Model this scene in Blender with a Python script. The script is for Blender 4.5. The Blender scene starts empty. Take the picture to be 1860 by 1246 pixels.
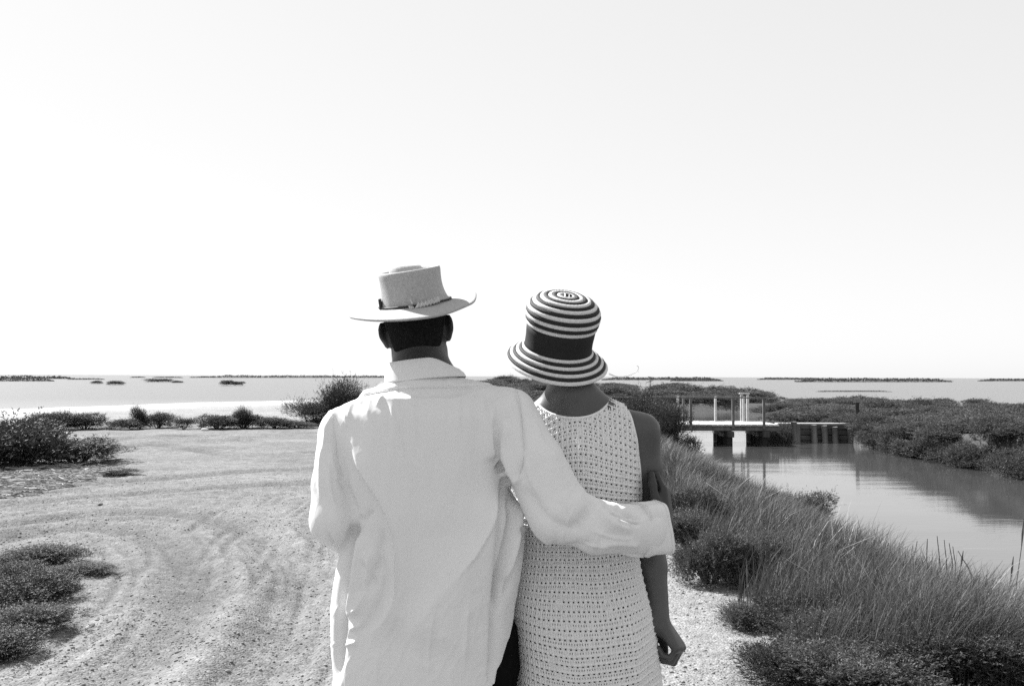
import bpy, bmesh, math, random
import numpy as np
from mathutils import Matrix, Vector

random.seed(7)
rng = np.random.default_rng(7)
R = math.radians
scene = bpy.context.scene
COL = scene.collection

# ------------------------------------------------------------------ camera
CAM = Vector((0.0, 0.0, 1.5))
cam_data = bpy.data.cameras.new('camera')
cam_data.lens = 35.0
cam_data.sensor_width = 36.0
cam_data.clip_start = 0.05
cam_data.clip_end = 30000.0
cam = bpy.data.objects.new('camera', cam_data)
cam.location = CAM
cam.rotation_euler = (R(90.0 + 1.92), R(-0.22), 0.0)
COL.objects.link(cam)
scene.camera = cam

# ------------------------------------------------------------------ sky and sun
SKY_POW, SKY_MUL = 0.22, 2.42
SUN_EL, SUN_AZ = 43.0, -48.0            # azimuth measured from +Y (view), negative = to the left
world = bpy.data.worlds.new('World')
scene.world = world
world.use_nodes = True
wn = world.node_tree
for n in list(wn.nodes):
    wn.nodes.remove(n)
w_out = wn.nodes.new('ShaderNodeOutputWorld')
w_bg = wn.nodes.new('ShaderNodeBackground')
w_bw = wn.nodes.new('ShaderNodeRGBToBW')
w_sky = wn.nodes.new('ShaderNodeTexSky')
w_sky.sky_type = 'NISHITA'
w_sky.sun_disc = False
w_sky.sun_elevation = R(SUN_EL)
w_sky.sun_rotation = R(SUN_AZ)
w_sky.air_density = 1.0
w_sky.dust_density = 0.6
w_sky.ozone_density = 1.0
w_bg.inputs['Strength'].default_value = 0.11
wn.links.new(w_sky.outputs['Color'], w_bw.inputs['Color'])     # black-and-white film: neutral sky
# added power curve evens the sky out, a multiplier then brightens all of it
w_pow = wn.nodes.new('ShaderNodeMath'); w_pow.operation = 'POWER'; w_pow.inputs[1].default_value = SKY_POW
w_mul = wn.nodes.new('ShaderNodeMath'); w_mul.operation = 'MULTIPLY'; w_mul.inputs[1].default_value = SKY_MUL
wn.links.new(w_bw.outputs['Val'], w_pow.inputs[0])
wn.links.new(w_pow.outputs['Value'], w_mul.inputs[0])
wn.links.new(w_mul.outputs['Value'], w_bg.inputs['Color'])
wn.links.new(w_bg.outputs['Background'], w_out.inputs['Surface'])

sun_data = bpy.data.lights.new('sun', 'SUN')
sun_data.energy = 4.8
sun_data.angle = R(0.53)
sun = bpy.data.objects.new('sun', sun_data)
sv = Vector((math.sin(R(SUN_AZ)) * math.cos(R(SUN_EL)), math.cos(R(SUN_AZ)) * math.cos(R(SUN_EL)), math.sin(R(SUN_EL))))
sun.rotation_euler = sv.to_track_quat('Z', 'Y').to_euler()
sun.location = (-6, 6, 12)
COL.objects.link(sun)

scene.view_settings.view_transform = 'Standard'
scene.view_settings.look = 'None'
scene.view_settings.gamma = 1.0
scene.view_settings.exposure = 1.33
scene.view_settings.use_curve_mapping = False
scene.render.engine = 'CYCLES'
scene.cycles.use_denoising = False
scene.cycles.max_bounces = 8
scene.cycles.transparent_max_bounces = 8

# ------------------------------------------------------------------ pixel helper (photograph is 1860 x 1246)
FPX = 1860 * 35.0 / 36.0
CM = cam.rotation_euler.to_matrix()
def ray(px, py):
    return CM @ Vector(((px - 930.0) / FPX, -(py - 623.0) / FPX, -1.0))
def at(px, py, Y):
    """point seen at photo pixel (px, py) at depth Y"""
    d = ray(px, py)
    return CAM + d * (Y / d.y)
def atz(px, py, z):
    """point seen at photo pixel (px, py) at height z"""
    d = ray(px, py)
    return CAM + d * ((z - CAM.z) / d.z)
def A(px, py, Y):
    return np.array(at(px, py, Y))

# ------------------------------------------------------------------ object helpers
def link(name, me, mat=None, parent=None, smooth=False):
    o = bpy.data.objects.new(name, me)
    COL.objects.link(o)
    if mat is not None and len(me.materials) == 0:
        me.materials.append(mat)
    if parent is not None:
        o.parent = parent
    if smooth:
        me.polygons.foreach_set('use_smooth', np.ones(len(me.polygons), dtype=bool))
    return o
def npmesh(name, V, F):
    """V (n,3) floats; F (m,k) ints with k 3 or 4"""
    me = bpy.data.meshes.new(name)
    V = np.ascontiguousarray(V, dtype=np.float32)
    F = np.ascontiguousarray(F, dtype=np.int32)
    k = F.shape[1]
    me.vertices.add(len(V)); me.vertices.foreach_set('co', V.ravel())
    me.loops.add(F.size); me.loops.foreach_set('vertex_index', F.ravel())
    me.polygons.add(len(F))
    me.polygons.foreach_set('loop_start', np.arange(0, F.size, k, dtype=np.int32))
    me.polygons.foreach_set('loop_total', np.full(len(F), k, dtype=np.int32))
    me.update(calc_edges=True)
    return me
def empty(name, loc=(0, 0, 0), rz=0.0, parent=None):
    o = bpy.data.objects.new(name, None)
    o.location = loc
    o.rotation_euler = (0, 0, rz)
    o.empty_display_size = 0.1
    COL.objects.link(o)
    if parent is not None:
        o.parent = parent
    return o
def tag(o, label=None, cat=None, group=None, kind=None):
    if label: o['label'] = label
    if cat: o['category'] = cat
    if group: o['group'] = group
    if kind: o['kind'] = kind
    return o
class MB:
    """collects boxes, tubes and patches into one mesh"""
    def __init__(self): self.v = []; self.f = []; self.n = 0
    def add(self, V, F):
        self.v.append(np.asarray(V, float)); self.f += [tuple(int(i) + self.n for i in q) for q in F]; self.n += len(V)
    def box(self, c, s, rot=None, bev=0.0):
        c = np.array(c, float); s = np.array(s, float) / 2
        V = np.array([[x, y, z] for x in (-1, 1) for y in (-1, 1) for z in (-1, 1)], float) * s
        if rot is not None: V = V @ np.array(rot).T
        self.add(V + c, [(0, 1, 3, 2), (4, 6, 7, 5), (0, 4, 5, 1), (2, 3, 7, 6), (0, 2, 6, 4), (1, 5, 7, 3)])
    def tube(self, pts, rad, n=8, cap=True):
        pts = [np.array(p, float) for p in pts]; m = len(pts)
        rad = [rad] * m if np.isscalar(rad) else rad
        V = []
        up = np.array([0.31, 0.17, 0.93])
        for i in range(m):
            t = pts[min(i + 1, m - 1)] - pts[max(i - 1, 0)]; t /= np.linalg.norm(t) + 1e-9
            a = np.cross(t, up); a /= np.linalg.norm(a) + 1e-9
            b = np.cross(t, a)
            for k in range(n):
                w = 2 * math.pi * k / n
                V.append(pts[i] + rad[i] * (a * math.cos(w) + b * math.sin(w)))
        F = [(i * n + k, i * n + (k + 1) % n, (i + 1) * n + (k + 1) % n, (i + 1) * n + k) for i in range(m - 1) for k in range(n)]
        if cap: F += [tuple(range(n)), tuple((m - 1) * n + k for k in range(n))[::-1]]
        self.add(V, F)
    def build(self, name, mat, parent=None, smooth=False, bevel=0.0):
        me = bpy.data.meshes.new(name)
        me.from_pydata([tuple(p) for p in np.concatenate(self.v)], [], self.f)
        me.update()
        if bevel > 0:
            bm = bmesh.new(); bm.from_mesh(me)
            bmesh.ops.bevel(bm, geom=list(bm.edges), offset=bevel, segments=1, affect='EDGES')
            bm.to_mesh(me); bm.free()
        return link(name, me, mat, parent, smooth)

# ------------------------------------------------------------------ materials (a black-and-white picture: every base colour is a grey)
def node(nt, kind, **kw):
    n = nt.nodes.new(kind)
    for k, v in kw.items(): setattr(n, k, v)
    return n
def material(name, base, spread=0.0, scale=5.0, detail=6.0, rough=0.9, bump=0.0, bump_scale=None, spec=0.3,
             translucent=0.0, attr=None, tex='noise', stretch=None, bump_dist=0.01, coord='Object', sheen=0.0, spread2=0.0, scale2=1.0):
    """grey procedural surface: two octaves of noise on the base colour, fine relief as bump, optional light passing through"""
    m = bpy.data.materials.new(name)
    m.use_nodes = True
    nt = m.node_tree
    for n in list(nt.nodes): nt.nodes.remove(n)
    out = node(nt, 'ShaderNodeOutputMaterial')
    b = node(nt, 'ShaderNodeBsdfPrincipled')
    b.inputs['Roughness'].default_value = rough
    b.inputs['Specular IOR Level'].default_value = spec
    if sheen: b.inputs['Sheen Weight'].default_value = sheen
    tc = node(nt, 'ShaderNodeTexCoord')
    src = tc.outputs[coord]
    if stretch:
        mp = node(nt, 'ShaderNodeMapping'); mp.inputs['Scale'].default_value = stretch
        nt.links.new(src, mp.inputs['Vector']); src = mp.outputs['Vector']
    def noise(sc, dt, rg=0.6):
        n = node(nt, 'ShaderNodeTexNoise'); n.inputs['Scale'].default_value = sc
        n.inputs['Detail'].default_value = dt; n.inputs['Roughness'].default_value = rg
        nt.links.new(src, n.inputs['Vector']); return n
    n1 = noise(scale, detail)
    mr = node(nt, 'ShaderNodeMapRange')
    mr.inputs['From Min'].default_value = 0.3; mr.inputs['From Max'].default_value = 0.7
    mr.inputs['To Min'].default_value = base * (1 - spread); mr.inputs['To Max'].default_value = base * (1 + spread)
    nt.links.new(n1.outputs['Fac'], mr.inputs['Value'])
    val = mr.outputs['Result']
    if spread2:
        n2 = noise(scale2, 4)
        m2 = node(nt, 'ShaderNodeMapRange')
        m2.inputs['From Min'].default_value = 0.3; m2.inputs['From Max'].default_value = 0.7
        m2.inputs['To Min'].default_value = 1 - spread2; m2.inputs['To Max'].default_value = 1 + spread2
        nt.links.new(n2.outputs['Fac'], m2.inputs['Value'])
        mu = node(nt, 'ShaderNodeMath', operation='MULTIPLY'); nt.links.new(val, mu.inputs[0]); nt.links.new(m2.outputs['Result'], mu.inputs[1])
        val = mu.outputs['Value']
    if attr:
        at_ = node(nt, 'ShaderNodeAttribute', attribute_name=attr)
        mu = node(nt, 'ShaderNodeMath', operation='MULTIPLY'); nt.links.new(val, mu.inputs[0]); nt.links.new(at_.outputs['Fac'], mu.inputs[1])
        val = mu.outputs['Value']
    nt.links.new(val, b.inputs['Base Color'])
    if bump:
        nb = noise(bump_scale or scale * 6, 5, 0.65)
        bp = node(nt, 'ShaderNodeBump'); bp.inputs['Strength'].default_value = bump; bp.inputs['Distance'].default_value = bump_dist
        nt.links.new(nb.outputs['Fac'], bp.inputs['Height']); nt.links.new(bp.outputs['Normal'], b.inputs['Normal'])
    if translucent:
        tr = node(nt, 'ShaderNodeBsdfTranslucent'); nt.links.new(val, tr.inputs['Color'])
        mx = node(nt, 'ShaderNodeMixShader'); mx.inputs['Fac'].default_value = translucent
        nt.links.new(b.outputs['BSDF'], mx.inputs[1]); nt.links.new(tr.outputs['BSDF'], mx.inputs[2])
        nt.links.new(mx.outputs['Shader'], out.inputs['Surface'])
    else:
        nt.links.new(b.outputs['BSDF'], out.inputs['Surface'])
    return m

# ------------------------------------------------------------------ value noise for geometry
class Noise:
    def __init__(self, seed):
        self.t = np.random.default_rng(seed).random((64, 64, 64)).astype(np.float32)
    def __call__(self, P, s=1.0, oct=1, gain=0.5):
        P = np.asarray(P, float) * s
        out = 0.0; amp = 1.0; tot = 0.0
        for o in range(oct):
            i = np.floor(P).astype(int); f = P - i; f = f * f * (3 - 2 * f)
            a = i & 63; b = (i + 1) & 63
            t = self.t
            def g(x, y, z): return t[x[:, 0] if 0 else x, y, z]
            c000 = t[a[:, 0], a[:, 1], a[:, 2]]; c100 = t[b[:, 0], a[:, 1], a[:, 2]]
            c010 = t[a[:, 0], b[:, 1], a[:, 2]]; c110 = t[b[:, 0], b[:, 1], a[:, 2]]
            c001 = t[a[:, 0], a[:, 1], b[:, 2]]; c101 = t[b[:, 0], a[:, 1], b[:, 2]]
            c011 = t[a[:, 0], b[:, 1], b[:, 2]]; c111 = t[b[:, 0], b[:, 1], b[:, 2]]
            x, y, z = f[:, 0], f[:, 1], f[:, 2]
            v = (c000 * (1 - x) + c100 * x) * (1 - y) + (c010 * (1 - x) + c110 * x) * y
            w = (c001 * (1 - x) + c101 * x) * (1 - y) + (c011 * (1 - x) + c111 * x) * y
            out = out + amp * ((v * (1 - z) + w * z) * 2 - 1)
            tot += amp; amp *= gain; P = P * 2.03 + 11.7
        return out / tot
NZ = Noise(3)
def noise2(x, y, s, oct=3):
    x = np.asarray(x, float)
    return NZ(np.stack([x.ravel(), np.asarray(y, float).ravel(), np.zeros(x.size)], 1), s, oct).reshape(x.shape)
def sstep(a, b, x):
    t = np.clip((np.asarray(x, float) - a) / (b - a), 0, 1)
    return t * t * (3 - 2 * t)
# ================================================================== THE SETTING
WATER_Z = -1.1
def gravel_material():
    m = material('gravel_ground', 0.18, spread=0.22, scale=7.0, detail=12, rough=0.95, attr='tone', spread2=0.16, scale2=0.6, spec=0.1)
    nt = m.node_tree
    b = [n for n in nt.nodes if n.type == 'BSDF_PRINCIPLED'][0]
    tc = [n for n in nt.nodes if n.type == 'TEX_COORD'][0]
    old = b.inputs['Base Color'].links[0].from_socket
    # stones of two sizes: each cell a stone with its own shade, gaps between them recessed
    prev = None; val = old
    for sc, dist, lo_, hi_ in ((26.0, 0.008, 0.90, 1.10), (80.0, 0.008, 0.70, 1.25)):
        v = node(nt, 'ShaderNodeTexVoronoi'); v.inputs['Scale'].default_value = sc; v.inputs['Randomness'].default_value = 1.0
        nt.links.new(tc.outputs['Object'], v.inputs['Vector'])
        bw = node(nt, 'ShaderNodeRGBToBW'); nt.links.new(v.outputs['Color'], bw.inputs['Color'])
        mr = node(nt, 'ShaderNodeMapRange'); mr.inputs['From Min'].default_value = 0.15; mr.inputs['From Max'].default_value = 0.85
        mr.inputs['To Min'].default_value = lo_; mr.inputs['To Max'].default_value = hi_
        nt.links.new(bw.outputs['Val'], mr.inputs['Value'])
        mu = node(nt, 'ShaderNodeMath', operation='MULTIPLY'); nt.links.new(val, mu.inputs[0]); nt.links.new(mr.outputs['Result'], mu.inputs[1]); val = mu.outputs['Value']
        bp = node(nt, 'ShaderNodeBump', invert=True); bp.inputs['Strength'].default_value = 0.75; bp.inputs['Distance'].default_value = dist
        nt.links.new(v.outputs['Distance'], bp.inputs['Height'])
        if prev: nt.links.new(prev.outputs['Normal'], bp.inputs['Normal'])
        prev = bp
    nz = node(nt, 'ShaderNodeTexNoise'); nz.inputs['Scale'].default_value = 5.0; nz.inputs['Detail'].default_value = 10; nz.inputs['Roughness'].default_value = 0.7
    nt.links.new(tc.outputs['Object'], nz.inputs['Vector'])
    bp = node(nt, 'ShaderNodeBump'); bp.inputs['Strength'].default_value = 0.6; bp.inputs['Distance'].default_value = 0.03
    nt.links.new(nz.outputs['Fac'], bp.inputs['Height']); nt.links.new(prev.outputs['Normal'], bp.inputs['Normal'])
    nt.links.new(bp.outputs['Normal'], b.inputs['Normal'])
    nt.links.new(val, b.inputs['Base Color'])
    return m
M_ground = gravel_material()
M_pebble = material('pebble', 0.20, spread=0.5, scale=14, rough=0.85, bump=0.3, bump_scale=150, spec=0.3)
M_leaf_dark = material('leaf_dark', 0.043, spread=0.45, scale=3.0, rough=0.6, translucent=0.25, spec=0.25)
M_leaf_mid = material('leaf_mid', 0.085, spread=0.4, scale=3.0, rough=0.6, translucent=0.3, spec=0.25)
M_leaf_far = material('leaf_far', 0.088, spread=0.35, scale=0.8, rough=0.7, translucent=0.25, spec=0.2)
M_grass = material('grass_blade', 0.085, spread=0.4, scale=2.2, rough=0.55, translucent=0.35, spec=0.3, attr='tone')
M_straw = material('dry_straw', 0.28, spread=0.25, scale=20, rough=0.6, translucent=0.2)
M_stem = material('woody_stem', 0.07, spread=0.35, scale=20, rough=0.9)
M_wood = material('weathered_wood', 0.12, spread=0.35, scale=6, rough=0.85, bump=0.5, bump_scale=30, stretch=(1, 1, 0.25))
M_wood_dark = material('tarred_timber', 0.055, spread=0.4, scale=6, rough=0.8, bump=0.5, bump_scale=25, stretch=(1, 1, 0.25))
M_pile = material('salt_bleached_pile', 0.26, spread=0.4, scale=5, rough=0.9, bump=0.5, bump_scale=22, stretch=(1, 1, 0.2))
M_plank = material('stained_plank', 0.085, spread=0.5, scale=4, rough=0.85, bump=0.4, bump_scale=25, stretch=(0.3, 1, 1))
M_wood_pale = material('bleached_wood', 0.42, spread=0.2, scale=5, rough=0.85, bump=0.3, bump_scale=30)

def poly_dist(x, y, pts):
    """distance from points to a polyline on the ground"""
    d = np.full(x.shape, 1e9)
    for (ax, ay), (bx, by) in zip(pts[:-1], pts[1:]):
        vx, vy = bx - ax, by - ay
        t = np.clip(((x - ax) * vx + (y - ay) * vy) / (vx * vx + vy * vy + 1e-12), 0, 1)
        d = np.minimum(d, np.hypot(x - ax - t * vx, y - ay - t * vy))
    return d
def smooth_line(pts, n=8):
    pts = [np.array(p, float) for p in pts]
    P = [2 * pts[0] - pts[1]] + pts + [2 * pts[-1] - pts[-2]]
    out = []
    for i in range(1, len(P) - 2):
        p0, p1, p2, p3 = P[i - 1], P[i], P[i + 1], P[i + 2]
        for k in range(n):
            t = k / n
            out.append(0.5 * (2 * p1 + (p2 - p0) * t + (2 * p0 - 5 * p1 + 4 * p2 - p3) * t * t + (3 * p1 - p0 - 3 * p2 + p3) * t ** 3))
    out.append(pts[-1])
    return out
def gpts(px):
    return smooth_line([(atz(a, b, 0).x, atz(a, b, 0).y) for a, b in px], 6)

TRACKS = [
    gpts([(-60, 962), (120, 938), (260, 930), (380, 940), (470, 975), (520, 1030), (520, 1100), (480, 1180), (430, 1246)]),
    gpts([(-60, 990), (100, 962), (210, 962), (300, 985), (350, 1030), (350, 1090), (300, 1170), (210, 1246)]),
    gpts([(-60, 925), (150, 905), (330, 893), (560, 880), (760, 872)]),
    gpts([(-60, 905), (150, 882), (330, 868), (600, 852), (760, 842)]),
    gpts([(150, 806), (250, 800), (330, 797), (430, 791), (600, 786)]),
    gpts([(180, 822), (270, 812), (350, 818), (430, 830), (600, 826)]),
    gpts([(640, 905), (600, 960), (580, 1040), (560, 1130), (520, 1246)]),
]
def yfar(a):
    return np.interp(a, [-0.05, 0.04, 0.127, 0.2, 0.282, 0.40, 0.514, 1.0], [300, 260, 165, 112, 82, 70, 64, 60])
def height(x, y):
    """height of the land at ground position (x, y): gravel dyke, canal, scrub land, lagoon flats"""
    x = np.asarray(x, float); y = np.asarray(y, float)
    n1 = noise2(x, y, 0.45, 3); n2 = noise2(x + 31, y - 7, 0.09, 2)
    land = -0.5 * sstep(27, 37, y) * sstep(-8, 2, x) - 0.5 * sstep(13, 16, x) * (1 - sstep(27, 37, y)) + 0.05 * n2 + 0.02 * n1
    a = x / np.maximum(y, 8.0)
    yf = yfar(a) * (1 + 0.08 * n2)
    inside = sstep(-5.5, -3.5, x + 1.2 * n2) * (1 - sstep(yf * 0.97, yf * 1.03, y))
    edge = 29.6 + 1.2 * n2
    m = np.maximum(1 - sstep(edge, edge + 4, y), inside)
    beach = np.interp(x / np.maximum(y, 1), [-0.6, -0.49, -0.21, -0.1], [72, 75, 104, 110]) + 3 * n2
    flat = -0.98 - 0.12 * sstep(beach - 14, beach + 3, y) - 0.22 * sstep(beach, beach + 12, y) + 0.012 * n1
    flat = flat - 0.5 * sstep(-10, 10, x) * sstep(36, 60, y)
    h = flat * (1 - m) + land * m
    cl = sstep(2.1, 6.6, x + 0.25 * n1)
    cr = 1 - sstep(13.1, 13.8, x + 0.25 * n1)
    c1 = cl * cr * (1 - sstep(39.95, 40.25, y))
    c2 = sstep(5.2, 6.2, x) * (1 - sstep(9.7, 10.0, x - 0.28 * np.maximum(y - 41, 0))) * sstep(38.0, 39.5, y) * (1 - sstep(72, 76, y))
    c = np.maximum(c1, c2)
    return h * (1 - c) - 2.0 * c
def h1(x, y):
    return float(height(np.array([x]), np.array([y]))[0])

def build_ground():
    rows = [-6 + 0.35 * i for i in range(29)]
    y = rows[-1]
    while y < 42:
        y += max(0.0072 * y, 0.03); rows.append(y)
    while y < 420:
        y *= 1.03; rows.append(y)
    rows = np.array(rows)
    cols = np.concatenate([np.linspace(-2.4, -0.72, 30, endpoint=False), np.linspace(-0.72, 0.72, 560), np.linspace(0.72, 2.4, 31)[1:]])
    ys = np.repeat(rows[:, None], len(cols), 1)
    xs = cols[None, :] * (np.maximum(ys, 0) * 0.94 + 2.0 + np.maximum(-ys, 0))
    z = height(xs, ys)
    near = (ys < 34) & (xs < 3) & (ys > 3)
    xn, yn = xs[near], ys[near]
    rel = 0.0
    tr = np.zeros(len(xn))
    for i, t in enumerate(TRACKS):
        d = poly_dist(xn, yn, t)
        w = 0.16 if i < 4 else 0.2
        d = d + 0.05 * noise2(xn, yn, 1.3, 2)
        rel = rel - 0.028 * np.exp(-(d / w) ** 2) + 0.018 * np.exp(-((d - 2.1 * w) / (0.7 * w)) ** 2)
        for off in (0.0, 0.10, 0.42, 0.55, 0.85, 1.0, 1.35):
            ln_ = np.exp(-((d - off) / 0.035) ** 2) * sstep(-0.2, 0.25, noise2(xn + 3 * off, yn, 0.9, 2))
            rel = rel - 0.017 * ln_
            tr = np.maximum(tr, 0.8 * ln_)
        tr = np.maximum(tr, np.exp(-(d / (1.6 * w)) ** 2))
    # ruts and humps on the rough gravel
    rel = rel + 0.03 * noise2(xn + 5, yn, 0.7, 3) + 0.012 * noise2(xn, yn + 3, 5.0, 3)
    # the small ridges and puddle hollows by the far edge
    for px, py, w, hgt in ((150, 0, 0, 0),):
        pass
    for px, py, rx, ry, hh in ((400, 806, 0.9, 0.5, 0.10), (425, 806, 0.5, 0.35, 0.10), (490, 793, 0.9, 0.3, 0.07), (250, 800, 1.6, 0.35, 0.07), (320, 796, 1.5, 0.3, 0.06), (230, 843, 0.5, 0.3, 0.05)):
        g = atz(px, py, 0)
        rel = rel + hh * np.exp(-((xn - g.x) / rx) ** 2 - ((yn - g.y) / ry) ** 2)
    z[near] += rel * (1 - sstep(1.0, 2.6, xn)) * (1 - sstep(28, 31, yn))
    tone = np.ones(z.shape)
    tn = np.ones(len(xn))
    pathc = np.exp(-((xn - 0.0) / 1.6) ** 2) * (1 - sstep(12, 24, yn))
    tn = tn * (0.95 + 0.50 * pathc) * (1 + 0.22 * noise2(xn, yn, 0.8, 4)) * (1 - 0.28 * tr)
    tone[near] = tn
    bank = sstep(12.5, 13.2, xs) * (ys < 47)
    # scrub land is dark soil, the salt flats pale, the canal bank dark with a pale dry line at the water
    n2 = noise2(xs, ys, 0.3, 3)
    soil = sstep(1.35, 2.2, xs + 0.4 * n2) * (ys < 46) + ((ys >= 31) & (xs > -5.5)) * 1.0
    tone = tone * (1 - 0.62 * np.clip(soil, 0, 1))
    shore = np.exp(-((z - (WATER_Z + 0.10)) / 0.10) ** 2) * (xs > 9)
    tone = tone + 0.5 * shore * np.exp(-((z - (WATER_Z + 0.05)) / 0.05) ** 2)
    flats = sstep(30.5, 33, ys) * (xs < -3.2)
    beach = np.interp(xs / np.maximum(ys, 1), [-0.6, -0.49, -0.21, -0.1], [72, 75, 104, 110])
    salt = np.exp(-((ys - beach + 8) / (7.5 + 0.06 * np.maximum(ys - 60, 0))) ** 2)
    tone = tone * (1 - flats) + flats * (1.28 + 0.85 * salt + 0.12 * n2)
    nr, nc = z.shape
    V = np.stack([xs.ravel(), ys.ravel(), z.ravel()], 1)
    i = np.arange(nr * nc).reshape(nr, nc)
    F = np.stack([i[:-1, :-1].ravel(), i[:-1, 1:].ravel(), i[1:, 1:].ravel(), i[1:, :-1].ravel()], 1)
    me = npmesh('ground', V, F)
    at_ = me.attributes.new('tone', 'FLOAT', 'POINT')
    at_.data.foreach_set('value', tone.ravel().astype(np.float32))
    o = link('ground', me, M_ground, smooth=True)
    return tag(o, kind='structure')
build_ground()

def water_material():
    m = bpy.data.materials.new('lagoon_water'); m.use_nodes = True
    nt = m.node_tree
    b = nt.nodes['Principled BSDF']
    b.inputs['Base Color'].default_value = (0.06, 0.06, 0.06, 1)
    b.inputs['Roughness'].default_value = 0.06
    b.inputs['IOR'].default_value = 1.5
    tc = node(nt, 'ShaderNodeTexCoord')
    prev = None
    for sc, stg, st in ((0.9, 0.045, (0.35, 1.6, 1)), (4.5, 0.14, (0.5, 1.8, 1)), (0.05, 0.08, (0.4, 1.5, 1))):
        mp = node(nt, 'ShaderNodeMapping'); mp.inputs['Scale'].default_value = st
        n = node(nt, 'ShaderNodeTexNoise'); n.inputs['Scale'].default_value = sc; n.inputs['Detail'].default_value = 4
        bp = node(nt, 'ShaderNodeBump'); bp.inputs['Strength'].default_value = stg
        bp.inputs['Distance'].default_value = 0.06 / sc
        nt.links.new(tc.outputs['Object'], mp.inputs['Vector']); nt.links.new(mp.outputs['Vector'], n.inputs['Vector'])
        nt.links.new(n.outputs['Fac'], bp.inputs['Height'])
        if prev: nt.links.new(prev.outputs['Normal'], bp.inputs['Normal'])
        prev = bp
    # the open lagoon is wind-ruffled, the canal lies sheltered
    sx = node(nt, 'ShaderNodeSeparateXYZ'); nt.links.new(tc.outputs['Object'], sx.inputs['Vector'])
    mr = node(nt, 'ShaderNodeMapRange'); mr.inputs['From Min'].default_value = 62; mr.inputs['From Max'].default_value = 110
    mr.inputs['To Min'].default_value = 0.0; mr.inputs['To Max'].default_value = 1.0
    nt.links.new(sx.outputs['Y'], mr.inputs['Value'])
    m3 = node(nt, 'ShaderNodeMapRange'); m3.inputs['To Min'].default_value = 0.06; m3.inputs['To Max'].default_value = 0.22
    nt.links.new(mr.outputs['Result'], m3.inputs['Value']); nt.links.new(m3.outputs['Result'], b.inputs['Roughness'])
    mp = node(nt, 'ShaderNodeMapping'); mp.inputs['Scale'].default_value = (0.6, 1.3, 1)
    n = node(nt, 'ShaderNodeTexNoise'); n.inputs['Scale'].default_value = 1.3; n.inputs['Detail'].default_value = 5
    bp = node(nt, 'ShaderNodeBump'); bp.inputs['Distance'].default_value = 0.11
    nt.links.new(tc.outputs['Object'], mp.inputs['Vector']); nt.links.new(mp.outputs['Vector'], n.inputs['Vector'])
    nt.links.new(n.outputs['Fac'], bp.inputs['Height']); nt.links.new(mr.outputs['Result'], bp.inputs['Strength']); nt.links.new(prev.outputs['Normal'], bp.inputs['Normal'])
    nt.links.new(bp.outputs['Normal'], b.inputs['Normal'])
    return m
M_water = water_material()
V = np.array([[-26000, -40, WATER_Z], [26000, -40, WATER_Z], [26000, 28000, WATER_Z], [-26000, 28000, WATER_Z]], float)
tag(link('water', npmesh('water', V, np.array([[0, 1, 2, 3]])), M_water), kind='structure')

# ------------------------------------------------------------------ far low islands (terrain) with their scrub
def leaf_quads(P, D, L, W, rg):
    """thin diamond leaves: base points P, unit directions D, lengths L, widths W"""
    n = len(P)
    r = rg.normal(size=(n, 3)); S = np.cross(D, r); S /= np.linalg.norm(S, axis=1)[:, None] + 1e-9
    T = P + D * L[:, None]
    Mi = P + D * (0.45 * L)[:, None]
    V = np.stack([P, Mi + S * (W / 2)[:, None], T, Mi - S * (W / 2)[:, None]], 1).reshape(-1, 3)
    return V, np.arange(4 * n).reshape(n, 4)
def unit(a):
    return a / (np.linalg.norm(a, axis=1)[:, None] + 1e-9)
def crown_mesh(name, seed, lumps, twigs, leaves, twig_len, leaf_len, leaf_w, up=0.5, jitter=0.55, shell=0.5):
    """foliage: twigs start inside the lumps near their skin and carry small leaves of their own"""
    rg = np.random.default_rng(seed)
    lumps = [(np.array(c, float), np.array(r, float)) for c, r in lumps]
    vol = np.array([np.prod(r) ** 0.75 for c, r in lumps]); vol /= vol.sum()
    k = rg.choice(len(lumps), twigs, p=vol)
    C = np.array([l[0] for l in lumps])[k]; RR = np.array([l[1] for l in lumps])[k]
    d = unit(rg.normal(size=(twigs, 3)))
    d[:, 2] = np.where(d[:, 2] < -0.35, -d[:, 2], d[:, 2])
    rad = shell + (1 - shell) * rg.random(twigs) ** 0.6
    rad *= 1 + 0.34 * NZ(d * 2.6 + C * 3 + seed, 1.0, 3)
    P = C + d * RR * rad[:, None]
    P[:, 2] = np.maximum(P[:, 2], 0.01)
    D = unit(d + np.array([0, 0, up]) + 0.45 * rg.normal(size=(twigs, 3)))
    tl = twig_len * (0.4 + 0.8 * rg.random(twigs))
    spr = rg.random(twigs) < 0.05          # odd shoots that stand out of the outline
    tl = np.where(spr, tl * 2.2, tl); D[spr] = unit(D[spr] + np.array([0, 0, 0.9]))
    t = rg.random((twigs, leaves))
    LP = P[:, None] + D[:, None] * (t * tl[:, None])[:, :, None]
    LD = unit((D[:, None] + jitter * rg.normal(size=(twigs, leaves, 3))).reshape(-1, 3))
    n = twigs * leaves
    return npmesh(name, *leaf_quads(LP.reshape(-1, 3), LD, leaf_len * (0.6 + 0.8 * rg.random(n)), leaf_w * (0.6 + 0.8 * rg.random(n)), rg))

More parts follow.
